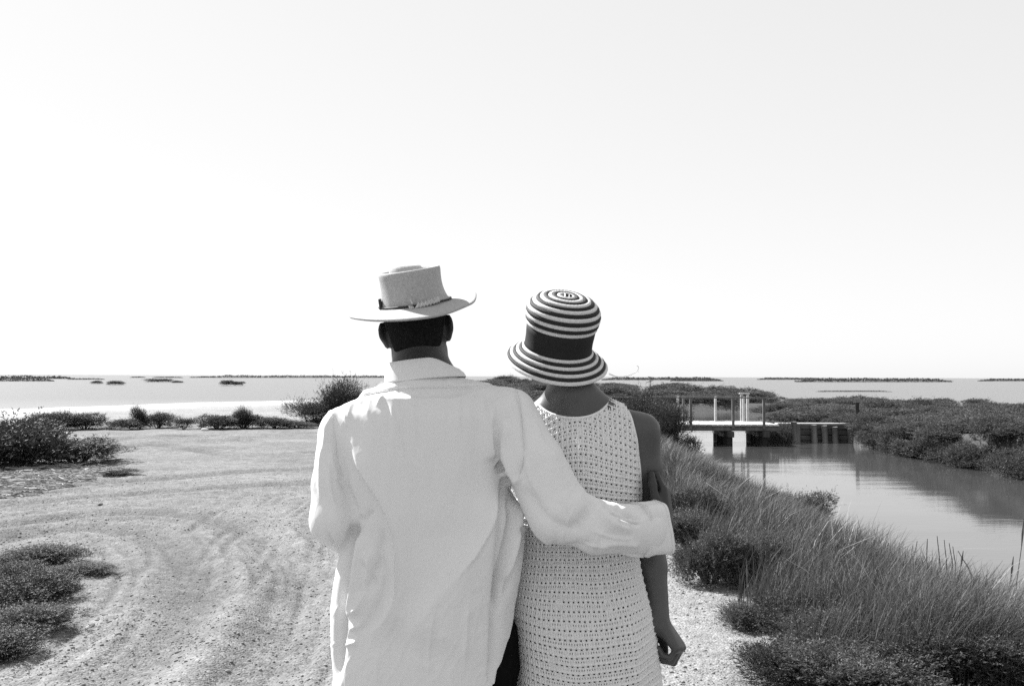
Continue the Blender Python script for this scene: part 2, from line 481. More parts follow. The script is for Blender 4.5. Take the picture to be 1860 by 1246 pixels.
def random_lumps(seed, n, w=1.0, h=1.0, flat=0.6):
    rg = np.random.default_rng(seed)
    out = [((0, 0, 0.35 * h), (0.36 * w, 0.36 * w, 0.36 * h)), ((0, 0, 0.12 * h), (0.42 * w, 0.42 * w, 0.14 * h))]
    for i in range(n):
        a = rg.random() * 6.283; r = w * (0.12 + 0.30 * rg.random())
        s = 0.14 + 0.15 * rg.random()
        z = h * (0.22 + 0.55 * rg.random() * (1 - r / w * 0.9))
        out.append(((r * math.cos(a), r * math.sin(a), z), (s * w, s * w, s * h * 1.1)))
    return out
def stems_mesh(name, seed, n, h, w, rad):
    rg = np.random.default_rng(seed); mb = MB()
    for i in range(n):
        a = rg.random() * 6.283; s = w * (0.2 + 0.5 * rg.random())
        top = np.array([s * math.cos(a), s * math.sin(a), h * (0.55 + 0.35 * rg.random())])
        mid = top * 0.5 + rg.normal(size=3) * 0.06 * h
        b = np.array([0.06 * w * math.cos(a), 0.06 * w * math.sin(a), -0.05])
        mb.tube(smooth_line([b, mid, top], 3), [rad * (1 - 0.12 * j) for j in range(7)], 5)
    me = bpy.data.meshes.new(name)
    me.from_pydata([tuple(p) for p in np.concatenate(mb.v)], [], mb.f); me.update()
    me.materials.append(M_stem)
    return me
PROTO = {}
def proto(kind, seed, mat, lumps, **kw):
    c = crown_mesh(kind + '_crown', seed, lumps, **kw); c.materials.append(mat)
    s = stems_mesh(kind + '_stems', seed, 9, 0.8, 0.5, 0.018)
    PROTO[kind] = (c, s)
for i in range(4):    # mid-distance scrub, about 1 m tall and 1 m wide before scaling
    proto('scrub%d' % i, 20 + i, M_leaf_far, random_lumps(20 + i, 8), twigs=1500, leaves=6, twig_len=0.13, leaf_len=0.055, leaf_w=0.016, up=0.55)
for i in range(3):    # dark near scrub on the gravel edge
    proto('dark%d' % i, 40 + i, M_leaf_dark, random_lumps(40 + i, 9), twigs=2400, leaves=7, twig_len=0.15, leaf_len=0.05, leaf_w=0.011, up=0.7)
for i in range(2):    # feathery tamarisk
    proto('tam%d' % i, 60 + i, M_leaf_dark, random_lumps(60 + i, 13, 1.0, 1.15), twigs=2300, leaves=14, twig_len=0.22, leaf_len=0.035, leaf_w=0.008, up=0.9, jitter=0.4, shell=0.2)
for i in range(3):    # low leafy plants near the camera
    proto('leafy%d' % i, 80 + i, M_leaf_mid if i else M_leaf_dark, random_lumps(80 + i, 10, 1.0, 0.9), twigs=3200, leaves=10, twig_len=0.12, leaf_len=0.030, leaf_w=0.0085, up=1.0, jitter=0.6, shell=0.35)

def shrub(kind, name, x, y, sx, sy, sz, label, group=None, rz=None, stems=True, z=None, cat='shrub'):
    c, s = PROTO[kind]
    e = empty(name, (x, y, (h1(x, y) if z is None else z) - 0.02), rng.random() * 6.283 if rz is None else rz)
    e.scale = (sx, sy, sz)
    o = bpy.data.objects.new('crown', c); COL.objects.link(o); o.parent = e
    if stems:
        o = bpy.data.objects.new('stem', s); COL.objects.link(o); o.parent = e
    return tag(e, label, cat, group)

def island(px0, px1, py_base, h_px, name, label_seed, twig=1.0):
    """a low dark island far out on the lagoon: a terrain mound and the scrub that covers it"""
    a, b = atz(px0, py_base + 0.0, WATER_Z), atz(px1, py_base + 0.0, WATER_Z)
    Y = (a.y + b.y) / 2; hgt = h_px / FPX * Y
    L = abs(b.x - a.x); dep = max(8.0, 0.18 * L)
    n = 60
    rg = np.random.default_rng(label_seed)
    u = np.linspace(0, 1, n)
    prof = np.minimum(1, np.minimum(u, 1 - u) * 9) * (0.75 + 0.5 * rg.random(n))
    xs = a.x + (b.x - a.x) * u
    V = []; 
    for j, (t, k) in enumerate(((-0.5, 0), (-0.35, 0.30), (0.1, 0.42), (0.5, 0))):
        for i in range(n):
            V.append((xs[i], a.y + (b.y - a.y) * u[i] + dep * (t + 0.5), WATER_Z - 0.3 + (0.3 + hgt * k * prof[i] if k else 0)))
    F = [(j * n + i, j * n + i + 1, (j + 1) * n + i + 1, (j + 1) * n + i) for j in range(3) for i in range(n - 1)]
    o = tag(link('island', npmesh('island', np.array(V), np.array(F)), M_soil), kind='structure')
    # scrub on it
    m = int(min(3000, max(500, L / hgt * 55 * twig)))
    t = rg.random(m)
    idx = np.clip((t * n).astype(int), 0, n - 1)
    P = np.stack([a.x + (b.x - a.x) * t, a.y + (b.y - a.y) * t + dep * (0.1 + 0.5 * rg.random(m)), WATER_Z + hgt * prof[idx] * (0.05 + 0.75 * rg.random(m))], 1)
    D = unit(np.array([0, 0, 1.0]) + 0.8 * rg.normal(size=(m, 3)))
    me = npmesh('scrub', *leaf_quads(P, D, hgt * (0.25 + 0.3 * rg.random(m)), hgt * (0.25 + 0.3 * rg.random(m)), rg))
    tag(link('scrub', me, M_leaf_far), name, 'scrub', kind='stuff')
M_soil = material('island_soil', 0.10, spread=0.3, scale=0.2, rough=0.95)
ISL = [(-60, 130, 688.0, 5.5, 'dark scrub on the low island at the far edge of the mud flat'),
       (-60, 92, 692.5, 5.0, 'dark scrub on the low near island at the edge of the flats'),
       (120, 185, 689.6, 2.6, 'thin strip of scrub on a sandbar beyond the flats'),
       (235, 262, 686.0, 2.0, 'tiny far strip of scrub on the lagoon'),
       (276, 330, 686.3, 2.2, 'short far strip of scrub beside the tiny one on the lagoon'),
       (340, 760, 686.2, 4.2, 'long dark strip of scrub along the lagoon horizon'),
       (1095, 1310, 690.5, 5.0, 'scrub on the long island beyond the striped hat'),
       (1220, 1314, 692.3, 4.0, 'scrub on the nearer short spit beyond the bridge'),
       (1380, 1500, 689.8, 3.6, 'thin far scrub strip on the lagoon beyond the bridge'),
       (1455, 1735, 694.0, 6.5, 'dark scrub on the long low island out on the lagoon'),
       (1790, 1950, 692.5, 4.5, 'scrub on the island furthest along the lagoon horizon'),
       (1495, 1625, 712.0, 2.2, 'thin line of weed on the mud bank in the lagoon')]
for i, (p0, p1, pb, hp, nm) in enumerate(ISL):
    island(p0, p1, pb, hp, nm, 300 + i)
for i, (px, pb, w, hp, nm) in enumerate([(210, 699, 30, 8, 'single domed shrub standing in the wet flats'), (175, 697, 20, 5, 'small low shrub beside the domed one in the flats'),
        (290, 694, 42, 5.5, 'wide low shrub far out in the lagoon'), (322, 695.5, 17, 4.5, 'small shrub just beside the wide one in the lagoon'),
        (415, 700, 24, 8.5, 'larger of the two touching shrubs in the lagoon'), (434, 700, 16, 6.5, 'smaller of the two touching shrubs in the lagoon')]):
    p = atz(px, pb, WATER_Z); s = p.y / FPX
    shrub('dark%d' % (i % 3), 'islet_shrub', p.x, p.y, w * s / 0.85, w * s / 0.85, hp * s / 0.85, nm, z=WATER_Z, stems=False)

# ------------------------------------------------------------------ wooden footbridge over the canal
BY0, BY1, DZ = 38.0, 40.8, -0.33       # near edge, far edge, deck height
def bridge():
    e = empty('wooden_bridge', (0, 0, 0))
    X = lambda px: at(px, 760, BY0).x
    x0, x1 = X(1150), X(1416)
    mb = MB()
    n = 26
    for i in range(n):
        w = (x1 - x0) / n
        mb = MB(); mb.box((x0 + (i + 0.5) * w, (BY0 + BY1) / 2, DZ + 0.012 * rng.random()), (w - 0.02, BY1 - BY0, 0.06))
        mb.build('deck_plank', M_wood_pale, e)
    for y in (BY0 + 0.12, (BY0 + BY1) / 2, BY1 - 0.12):
        mb = MB(); mb.box(((x0 + x1) / 2, y, DZ - 0.13), (x1 - x0, 0.12, 0.17)); mb.build('girder', M_wood, e, bevel=0.01)
    for px in (1178, 1228, 1332, 1394):     # near railing posts; 1255 too
        pass
    for px, pale in ((1158, 0), (1255, 0), (1332, 0), (1388, 0)):
        mb = MB(); mb.box((X(px), BY0 + 0.03, DZ + 0.44), (0.095, 0.09, 1.16)); mb.build('post', M_wood, e, bevel=0.008)
    Xf = lambda px: at(px, 740, BY1).x
    for px in (1231, 1241, 1299, 1350):
        mb = MB(); mb.box((Xf(px), BY1 - 0.05, DZ + 0.50), (0.085, 0.085, 1.10)); mb.build('post', M_wood_pale if px != 1241 else M_wood, e, bevel=0.008)
    mb = MB(); mb.box(((X(1085) + X(1390)) / 2, BY0 + 0.03, DZ + 1.045), (X(1390) - X(1085) + 0.12, 0.08, 0.04)); mb.build('rail', M_wood, e, bevel=0.008)
    mb = MB(); mb.box(((Xf(1180) + Xf(1352)) / 2, BY1 - 0.05, DZ + 1.04), (Xf(1352) - Xf(1180), 0.05, 0.03)); mb.build('rail', M_wood, e, bevel=0.008)
    for px in (1088, 1120):
        mb = MB(); mb.box((X(px), BY0 + 0.03, DZ + 0.30), (0.08, 0.08, 1.45)); mb.build('post', M_wood, e, bevel=0.008)
    for px in (1226, 1328, 1392):
        xb = X(px)
        mb = MB(); mb.box((xb - 0.02, (BY0 + BY1) / 2, DZ - 0.34), (0.22, BY1 - BY0 + 0.3, 0.22)); mb.build('cap_beam', M_wood_dark, e, bevel=0.012)
        mb = MB(); mb.box((xb - 0.135, (BY0 + BY1) / 2 - 0.2, DZ - 0.40), (0.012, 0.9, 0.16)); mb.build('bearing_board', M_wood_pale, e)
        for k in range(5):
            y = BY0 + 0.1 + k * 0.66
            mb = MB(); mb.tube([(xb + 0.02 * (k % 2) - 0.03, y, -2.1), (xb - 0.03, y, DZ - 0.44)], 0.105, 9); mb.build('pile', M_wood_dark, e, smooth=True)
    return tag(e, 'weathered timber footbridge with plank deck and post railing over the canal', 'bridge')
bridge()
def bulkhead():
    e = empty('retaining_wall', (0, 0, 0))
    Yb = 40.1
    X = lambda px: at(px, 780, Yb).x
    x0, x1 = X(1402), X(1556)
    z0, z1 = -1.9, DZ - 0.04
    for k in range(7):
        h = (z1 - z0) / 7
        mb = MB(); mb.box(((x0 + x1) / 2, Yb + 0.02 * rng.random(), z0 + (k + 0.5) * h), (x1 - x0, 0.09, h - 0.025)); mb.build('plank', M_plank, e, bevel=0.012)
    for px, lean, t, pale in ((1440, 0.0, 0.10, 1), (1446, 0.02, 0.02, 1), (1476, -0.03, -0.02, 1), (1495, -0.04, -0.05, 1), (1514, -0.03, -0.1, 1), (1541, -0.12, -0.16, 1), (1549, 0, 0.0, 0)):
        x = X(px)
        mb = MB(); mb.tube([(x + lean * -1.0 + 0.05, Yb - 0.15, -2.0), (x, Yb - 0.15, z1 + t)], [0.13, 0.12], 9); mb.build('pile', M_pile if pale else M_wood_dark, e, smooth=True)
    mb = MB(); mb.box(((x0 + x1) / 2 + 0.1, Yb + 0.22, z1 + 0.01), (x1 - x0 - 0.25, 0.42, 0.06)); mb.build('coping', M_wood_pale, e, bevel=0.01)
    return tag(e, 'dark plank retaining wall with leaning timber piles beside the footbridge', 'retaining wall')
bulkhead()
p = at(1557, 766, 40.6)
mb = MB(); mb.tube([(p.x, 40.6, -1.2), (p.x + 0.01, 40.6, 0.5)], [0.085, 0.075], 9); o = mb.build('mooring_post', M_wood_dark, smooth=True)
tag(o, 'single tall dark post at the end of the plank wall', 'post')
e = empty('sluice_frame', (0, 0, 0))
for px in (1347, 1358):
    x = at(px, 740, BY1 + 0.06).x
    mb = MB(); mb.box((x, BY1 + 0.06, DZ + 0.42), (0.10, 0.09, 1.44)); mb.build('post', M_wood_pale, e, bevel=0.008)
mb = MB(); mb.box((at(1352, 740, BY1 + 0.06).x, BY1 + 0.06, DZ + 1.165), (0.42, 0.14, 0.05)); mb.build('cap', M_wood_pale, e, bevel=0.008)
tag(e, 'pale two-post frame with a flat cap behind the bridge railing', 'frame')
p = atz(1180, 713, -0.7)
e = empty('marker_pole', (p.x, p.y, -1.2))
mb = MB(); mb.tube([(0, 0, 0), (0.1, 0, 2.6)], 0.05, 6); mb.build('pole', M_wood, e)
mb = MB(); mb.tube([(-0.5, 0, 1.9), (0.5, 0, 2.2)], 0.04, 6); mb.build('crossbar', M_wood, e)
tag(e, 'thin leaning marker pole standing beyond the scrub by the lagoon', 'pole')
# ------------------------------------------------------------------ shrubs by the gravel edge, left
def edge_shrub(kind, px0, px1, top, base, label, name='coastal_shrub', depth=None, fill=0.86):
    g = atz((px0 + px1) / 2, base, 0.0)
    s = g.y / FPX
    w = (px1 - px0) * s / fill; h = (base - top) * s / 1.16
    return shrub(kind, name, g.x, g.y + (depth or w) * 0.35, w, depth or w, h, label)
edge_shrub('dark0', -80, 95, 722, 858, 'big dark shrub at the gravel edge cut by the picture edge')
edge_shrub('dark1', 40, 185, 792, 852, 'low dark shrub spreading over the driftwood litter')
edge_shrub('dark1', -120, 40, 775, 862, 'dark shrub in front of the big one at the gravel edge')
edge_shrub('dark2', 58, 128, 741, 783, 'rounded dark shrub along the far gravel edge behind the big dark one')
edge_shrub('dark1', 108, 176, 744, 781, 'squat dark shrub just before the first gap in the hedge row')
edge_shrub('dark0', 186, 250, 752, 781, 'low spreading shrub just after the first gap in the row')
edge_shrub('tam0', 236, 264, 737, 779, 'sprig of feathery tamarisk rising out of the shrub row')
edge_shrub('dark2', 252, 306, 744, 779, 'dark shrub with a pointed top before the second gap')
edge_shrub('tam1', 312, 346, 757, 781, 'thin wispy shrub standing in the second gap of the row')
edge_shrub('dark1', 350, 424, 749, 781, 'dark dense shrub just after the second gap')
edge_shrub('dark0', 400, 470, 742, 779, 'broad dark shrub in the middle of the row beyond the gravel')
edge_shrub('tam1', 425, 452, 738, 779, 'thin sprig standing out of the broad dark shrub')
edge_shrub('dark2', 462, 528, 754, 779, 'low paler shrub at the foot of the tall tamarisk')
edge_shrub('scrub2', 505, 570, 760, 778, 'lowest shrub at the end of the row before the tamarisk')
edge_shrub('tam0', 584, 664, 686, 774, 'tall feathery tamarisk beside the white shirt sleeve', 'tamarisk_shrub')
edge_shrub('dark2', 590, 655, 700, 774, 'dense dark heart of the tall tamarisk clump', 'tamarisk_shrub')
edge_shrub('tam1', 532, 612, 712, 772, 'lower tamarisk leaning against the taller one', 'tamarisk_shrub')
edge_shrub('dark1', 535, 640, 742, 772, 'dark undergrowth shrub below the tall tamarisk')
edge_shrub('dark0', 640, 760, 740, 772, 'shrub in the row hidden behind the white shirt')
# tiny tufts on the gravel
edge_shrub('dark2', 176, 232, 852, 868, 'small dark tuft beside the driftwood litter', 'low_tuft')
# ------------------------------------------------------------------ low carpet of samphire, near left
for i, (p0, p1, top, base, lb) in enumerate([
        (-60, 130, 965, 1035, 'low grey-green mat plant at the top of the near clump on the gravel'),
        (35, 185, 1003, 1052, 'tongue-shaped low mat plant reaching onto the gravel'),
        (-90, 110, 1015, 1110, 'dark low mat plant in the middle of the near clump'),
        (-120, 95, 1075, 1170, 'low mat plant below the dark one in the near clump'),
        (-150, 60, 1120, 1215, 'lowest mat plant of the near clump at the picture edge'),
        (20, 130, 1040, 1080, 'small mat plant at the gravel side of the near clump'),
        (-60, 70, 995, 1060, 'mat plant behind the tongue-shaped one in the near clump'),
        (30, 115, 1085, 1130, 'small rounded mat plant at the edge of the near clump')]):
    edge_shrub('leafy%d' % (1 if i in (0, 1, 3) else 0), p0, p1, top + 12, base, lb, 'mat_plant', fill=1.0)

# ------------------------------------------------------------------ scrub beyond the bridge and on the right bank
def scatter_scrub():
    rg = np.random.default_rng(91)
    k = 0
    lab = {0: ('grey-green scrub shrub in the thicket behind the footbridge', 'scrub thicket behind the footbridge'),
           1: ('dense scrub shrub massed along the far bank of the canal', 'scrub along the far canal bank'),
           3: ('scrub shrub hanging over the waterline of the far canal bank', 'scrub at the waterline of the far bank'),
           2: ('far scrub shrub on the low land towards the lagoon', 'far scrub towards the lagoon')}
    def put(x, y, w, h, which, low=False):
        nonlocal k
        z = h1(x, y)
        if low: z = max(z, WATER_Z)
        elif z < WATER_Z + 0.05: return
        shrub('scrub%d' % (k % 4), 'scrub_shrub', x, y, w, w, h, lab[which][0], lab[which][1], stems=(y < 34), z=z); k += 1
    # behind the bridge
    y = 42.5
    while y < 80:
        st = 1.9 + 0.028 * (y - 42)
        x = -3.5
        while x < 0.62 * y:
            xx, yy = x + rg.normal() * 0.5, y + rg.normal() * 0.5
            a = xx / yy
            if yy < yfar(a) * 0.99 and not (4.8 < xx < 10.6 + 0.28 * max(yy - 41, 0) and yy < 77) and (xx > 12 or yy > 43.5) and a > -0.07:
                if not (xx > 13.2 and yy < 47):
                    w = 1.9 + 1.3 * rg.random(); h = 0.46 + 0.36 * rg.random() + (0.3 if rg.random() < 0.08 else 0) + (0.15 if xx < 9 else 0)
                    put(xx, yy, w * (1 + 0.006 * (yy - 42)), h, 0 if a > 0.13 else 2)
            x += st * (1 + 0.01 * (y - 42))
        y += st * 1.25
    while y < 250:
        st = 5.0 + 0.05 * (y - 80)
        x = -4.0
        while x < 0.3 * y:
            xx, yy = x + rg.normal() * 1.0, y + rg.normal() * 1.5
            a = xx / yy
            if yy < yfar(a) * 0.98:
                w = 4.2 + 2.2 * rg.random(); h = 0.9 + 0.7 * rg.random()
                put(xx, yy, w, h, 2)
            x += st * 0.8
        y += st * 2.2
    # the far bank, right
    y = 21.0
    while y < 40:
        put(13.42 + 0.12 * rg.normal() + 0.5 * max(0, (y - 36) / 4), y, 1.0 + 0.5 * rg.random(), 0.66 + 0.3 * rg.random(), 3, True)
        y += 0.62
    y = 22.0
    while y < 47:
        x = 13.75
        while x < 0.62 * y + 1.5:
            xx, yy = x + rg.normal() * 0.22 + (0.1 if x < 14 else 0), y + rg.normal() * 0.35
            w = 1.7 + 0.9 * rg.random(); h = 0.50 + 0.36 * rg.random()
            if x < 14.2: h *= 0.75; w *= 0.85
            put(xx, yy, w, h, 1)
            x += 1.35
        y += 1.5
    return k
NSCRUB = scatter_scrub()
# trees on the skyline between the two hats, and the hummock behind the striped hat
for i, (px, base, w, hp, lb) in enumerate([(905, 690, 26, 12, 'small rounded tree on the skyline beside the shirt shoulder'),
        (925, 690, 30, 15, 'taller rounded tree on the skyline between the two hats'), (948, 690, 24, 10, 'low tree on the skyline just before the striped brim')]):
    Y = 235.0; p = at(px, base, Y); s = Y / FPX
    shrub('tam%d' % (i % 2), 'skyline_tree', p.x, Y, w * s, w * s, hp * s, lb, cat='tree')
for i, (px, base, w, hp, lb) in enumerate([(1105, 716, 70, 17, 'scrub hummock rising just behind the striped brim'), (1135, 716, 60, 16, 'rounded scrub hummock at the end of the lagoon inlet'), (985, 712, 80, 16, 'scrub hummock seen below the striped brim')]):
    Y = 120.0; p = at(px, base, Y); s = Y / FPX
    shrub('scrub%d' % i, 'scrub_hummock', p.x, Y, w * s, w * s * 0.6, hp * s, lb, stems=False, z=p.z)

# shrubs at the bridge foot and on the near bank
def bank_shrub(kind, px, top, base, Y, w_px, label, name='bank_shrub', depth=None):
    p = at(px, base, Y); s = Y / FPX
    z = h1(p.x, Y); t = at(px, top, Y).z
    w = w_px * s / 0.86
    return shrub(kind, name, p.x, Y, w, depth or w, (t - z) / 0.95, label)
bank_shrub('tam0', 1204, 748, 862, 25.0, 66, 'dark tamarisk on the near bank in front of the bridge end', 'tamarisk_shrub')
bank_shrub('tam1', 1178, 728, 850, 27.0, 90, 'grey tamarisk on the near bank beside the bare shoulder', 'tamarisk_shrub')
bank_shrub('dark1', 1240, 790, 850, 25.5, 62, 'low dark shrub hanging over the canal by the bridge piles')
bank_shrub('dark0', 1212, 800, 870, 22.0, 90, 'dark shrub at the foot of the tamarisk on the near bank')
bank_shrub('scrub1', 1418, 764, 800, 39.5, 40, 'shrub spilling over the corner where bridge meets plank wall')
bank_shrub('leafy2', 1448, 872, 965, 14.0, 120, 'open sprigged shrub silhouetted against the canal water')
bank_shrub('tam1', 1400, 892, 975, 13.6, 60, 'small sprigged shrub beside the larger one over the water')
# leafy plants at the gravel edge, right
for i, (px, py, w, h, kd, lb) in enumerate([
        (1270, 1085, 0.62, 0.50, 1, 'leafy bank plant nearest the swinging hand'),
        (1345, 1075, 0.6, 0.46, 2, 'leafy bank plant just behind the one by the hand'),
        (1335, 1165, 0.42, 0.20, 1, 'low tuft of samphire creeping onto the bright gravel'),
        (1450, 1190, 0.75, 0.34, 0, 'dark leafy plant at the gravel edge below the grass'),
        (1500, 1246, 0.75, 0.34, 1, 'leafy plant at the bottom edge beside the gravel'),
        (1600, 1225, 0.85, 0.34, 0, 'dark leafy plant at the bottom below the tall grass'),
        (1700, 1255, 0.8, 0.36, 2, 'leafy plant at the bottom edge under arching stalks'),
        (1790, 1220, 0.9, 0.42, 0, 'dark leafy plant near the bottom corner'),
        (1850, 1260, 0.8, 0.40, 1, 'leafy plant filling the bottom corner'),
        (1420, 1275, 0.6, 0.24, 0, 'low dark plant at the bottom of the gravel'),
        (1560, 1300, 0.8, 0.34, 2, 'leafy plant partly below the bottom edge'),
        (1230, 1015, 0.7, 0.5, 2, 'shaded leafy plant behind the forearm'),
        (1235, 985, 0.8, 0.55, 0, 'dark plant behind the rolled cuff')]):
    g = atz(px, py, -0.04)
    shrub('leafy%d' % kd, 'leafy_plant', g.x + 0.1, g.y + 0.12, w, w, h, lb)

# ------------------------------------------------------------------ grass on the bank
def grass():
    rg = np.random.default_rng(17)
    def blades(n, x, y, L, W, lean, bend, tone, az0=0.35):
        z = height(x, y) - 0.02
        az = az0 + 1.3 * rg.normal(size=n)
        d = np.stack([np.cos(az), np.sin(az), np.zeros(n)], 1)
        side = np.stack([-np.sin(az + rg.normal(size=n)), np.cos(az + rg.normal(size=n)), np.zeros(n)], 1)
        B = np.stack([x, y, z], 1)
        V = np.zeros((n, 8, 3))
        for k, t in enumerate((0.0, 0.4, 0.75, 1.0)):
            off = lean * t + bend * t * t
            c = B + d * (L * off)[:, None] + np.array([0, 0, 1.0]) * (L * (t - 0.35 * np.minimum(off, 1.2) ** 2))[:, None]
            w = W * (1 - t) ** 0.7 * 0.5 + 0.0004
            V[:, 2 * k] = c - side * w[:, None]; V[:, 2 * k + 1] = c + side * w[:, None]
        i = np.arange(n)[:, None] * 8
        F = np.concatenate([i + np.array([[2 * k, 2 * k + 1, 2 * k + 3, 2 * k + 2]]) for k in range(3)], 0)
        return V.reshape(-1, 3), F, np.repeat(tone, 8)
    Vs, Fs, Ts = [], [], []; base = 0
    def add(V, F, T):
        nonlocal base
        Vs.append(V); Fs.append(F + base); Ts.append(T); base += len(V)
    # clumped positions over the bank
    def region(n, y0, y1, xl, xr, dens):
        y = y0 * (y1 / y0) ** rg.random(n * 4)
        x = xl(y) + (xr(y) - xl(y)) * rg.random(n * 4)
        k = rg.random(n * 4) < dens(x, y)
        return x[k][:n], y[k][:n]
    clump = lambda x, y: np.clip(0.5 + 0.9 * noise2(x, y, 1.6, 2), 0.05, 1) * np.clip(0.75 + 0.8 * noise2(x + 9, y, 0.4, 1), 0.1, 1)
    x, y = region(80000, 5.0, 32.0, lambda y: 1.55 + 0.5 * sstep(7, 5, y) + 0.10 * np.maximum(y - 8, 0), lambda y: np.full_like(y, 4.9), clump)
    n = len(x)
    L = (0.38 + 0.26 * rg.random(n)) * (0.75 + 0.35 * noise2(x, y, 0.9, 2)) * (0.7 + 0.3 * sstep(1.3, 2.0, x))
    add(*blades(n, x, y, L, 0.0030 + 0.00042 * y, 0.12 + 0.2 * rg.random(n), 0.15 + 0.60 * rg.random(n) ** 1.5, (0.70 + 0.6 * rg.random(n) ** 2) * (1 + 0.45 * noise2(x + 2, y, 1.1, 3))))
    # short fringe along the gravel and the verge further on
    x, y = region(9000, 5.2, 30.0, lambda y: 1.3 + 0.03 * y, lambda y: 2.1 + 0.08 * y, clump)
    n = len(x)
    add(*blades(n, x, y, 0.10 + 0.16 * rg.random(n), 0.003 + 0.0005 * y, 0.2 * rg.normal(size=n), 0.3 * rg.random(n), 0.6 + 0.6 * rg.random(n)))
    # wispy upright blades among the leafy plants by the gravel
    x, y = region(9000, 4.8, 11.0, lambda y: 1.35 + 0.02 * y, lambda y: np.full_like(y, 3.0), clump)
    n = len(x)
    add(*blades(n, x, y, 0.22 + 0.24 * rg.random(n), 0.0026 + 0.0003 * y, 0.05 + 0.12 * rg.normal(size=n), 0.15 + 0.3 * rg.random(n), 0.45 + 0.6 * rg.random(n)))
    # reeds standing clear over the water, dark heads
    V = np.concatenate(Vs); F = np.concatenate(Fs); T = np.concatenate(Ts)
    me = npmesh('grass', V, F)
    a = me.attributes.new('tone', 'FLOAT', 'POINT'); a.data.foreach_set('value', T.astype(np.float32))
    tag(link('grass', me, M_grass), 'tall fine grass leaning over the near canal bank', 'grass', kind='stuff')
    # dry arching stalks and seed heads among the blades
    Vs, Fs, Ts = [], [], []; base = 0
    n = 150
    y = 5.0 * (18 / 5.0) ** rg.random(n); x = 1.7 + 0.05 * y + 2.4 * rg.random(n)
    add(*blades(n, x, y, 0.45 + 0.35 * rg.random(n), 0.0035 + 0.0004 * y, 0.15 + 0.3 * rg.random(n), 0.3 + 0.7 * rg.random(n), np.ones(n)))
    me = npmesh('dry_stalks', np.concatenate(Vs), np.concatenate(Fs))
    tag(link('dry_grass', me, M_straw), 'pale dry stalks arching through the bank grass', 'grass', kind='stuff')
    # seed-head reeds on the water side: stem and plume, each a thing
    spots = [(1578, 1010, 1060), (1745, 1000, 1085), (1610, 985, 1070), (1520, 975, 1020), (1836, 1010, 1110), (1855, 940, 1120), (1480, 965, 1010), (1700, 1030, 1090)]
    for i, (px, top, bot) in enumerate(spots):
        Y = 12.0 - 0.0 * i - (px - 1480) * 0.004
        t = at(px, top, Y); z = h1(t.x - 0.1, Y)
        e = empty('seed_reed', (t.x - 0.1, Y, z))
        hh = t.z - z
        mb = MB(); mb.tube(smooth_line([(0, 0, 0), (0.03, 0, hh * 0.5), (0.1, 0, hh * 0.82)], 4), 0.004, 5); mb.build('stem', M_stem, e)
        mb = MB(); mb.tube([(0.1, 0, hh * 0.82), (0.112, 0, hh * 0.9), (0.128, 0, hh)], [0.005, 0.012, 0.003], 6); mb.build('seed_head', M_stem, e)
        tag(e, ['reed with a dark seed head standing over the canal', 'reed with a dark seed head standing over the canal'][i % 2], 'reed', 'reeds with seed heads along the near canal bank')
    # bare twisted twigs
    Y = 10.8; p = at(1700, 1050, Y); z = h1(p.x, Y)
    e = empty('twisted_shrub', (p.x, Y, z))
    for k in range(9):
        a = -1.2 + 0.3 * k
        top = np.array([0.26 * math.sin(a), 0.1 * rg.normal(), at(1700, 972 + 14 * abs(k - 4) / 2, Y).z - z])
        mid = top * np.array([1.25, 0.6, 0.62]) + rg.normal(size=3) * 0.03
        mb = MB(); mb.tube(smooth_line([(0, 0, 0), mid, top], 4), [0.010 - 0.0008 * j for j in range(9)], 5); mb.build('branch', M_stem, e)
    c, s = PROTO['leafy0']
    o = bpy.data.objects.new('crown', c); COL.objects.link(o); o.parent = e; o.scale = (0.55, 0.45, 0.5); o.location = (0, 0, 0.0)
    tag(e, 'twiggy shrub with bare twisted branches over the canal', 'shrub')
grass()

# ------------------------------------------------------------------ loose stones on the gravel
def pebbles():
    rg = np.random.default_rng(5)
    bm = bmesh.new(); bmesh.ops.create_icosphere(bm, subdivisions=1, radius=1.0)
    T = np.array([v.co[:] for v in bm.verts]); TF = np.array([[v.index for v in f.verts] for f in bm.faces]); bm.free()
    n = 34000
    y = 4.4 * (15 / 4.4) ** rg.random(n); x = -0.6 * y + (0.6 * y + 1.5) * rg.random(n)
    keep = np.clip(0.45 + 0.9 * noise2(x, y, 0.7, 3), 0.06, 1) > rg.random(n)
    x, y = x[keep], y[keep]; n = len(x)
    s = 0.0028 + 0.008 * rg.random(n) ** 5 + 0.008 * (rg.random(n) < 0.006)
    z = height(x, y) + 0.004 + 0.03 * 0 
    sc = s[:, None] * (0.6 + 0.7 * rg.random((n, 3))) * np.array([1.2, 1.2, 0.75])
    rz = rg.random(n) * 6.283
    V = T[None] * sc[:, None] * (0.8 + 0.4 * rg.random((n, len(T), 1)))
    c, s_ = np.cos(rz)[:, None], np.sin(rz)[:, None]
    V = np.stack([V[:, :, 0] * c - V[:, :, 1] * s_, V[:, :, 0] * s_ + V[:, :, 1] * c, V[:, :, 2]], 2)
    # sit them on the sculpted ground
    bvh_z = ground_z(x, y)
    V += np.stack([x, y, bvh_z + 0.002], 1)[:, None]
    F = (TF[None] + (np.arange(n) * len(T))[:, None, None]).reshape(-1, 3)
    tag(link('pebbles', npmesh('pebbles', V.reshape(-1, 3), F), M_pebble), 'small loose stones scattered over the gravel', 'stones', kind='stuff')
from mathutils.bvhtree import BVHTree
gme = bpy.data.objects['ground'].data
_co = np.zeros(len(gme.vertices) * 3, np.float32); gme.vertices.foreach_get('co', _co); _co = _co.reshape(-1, 3)
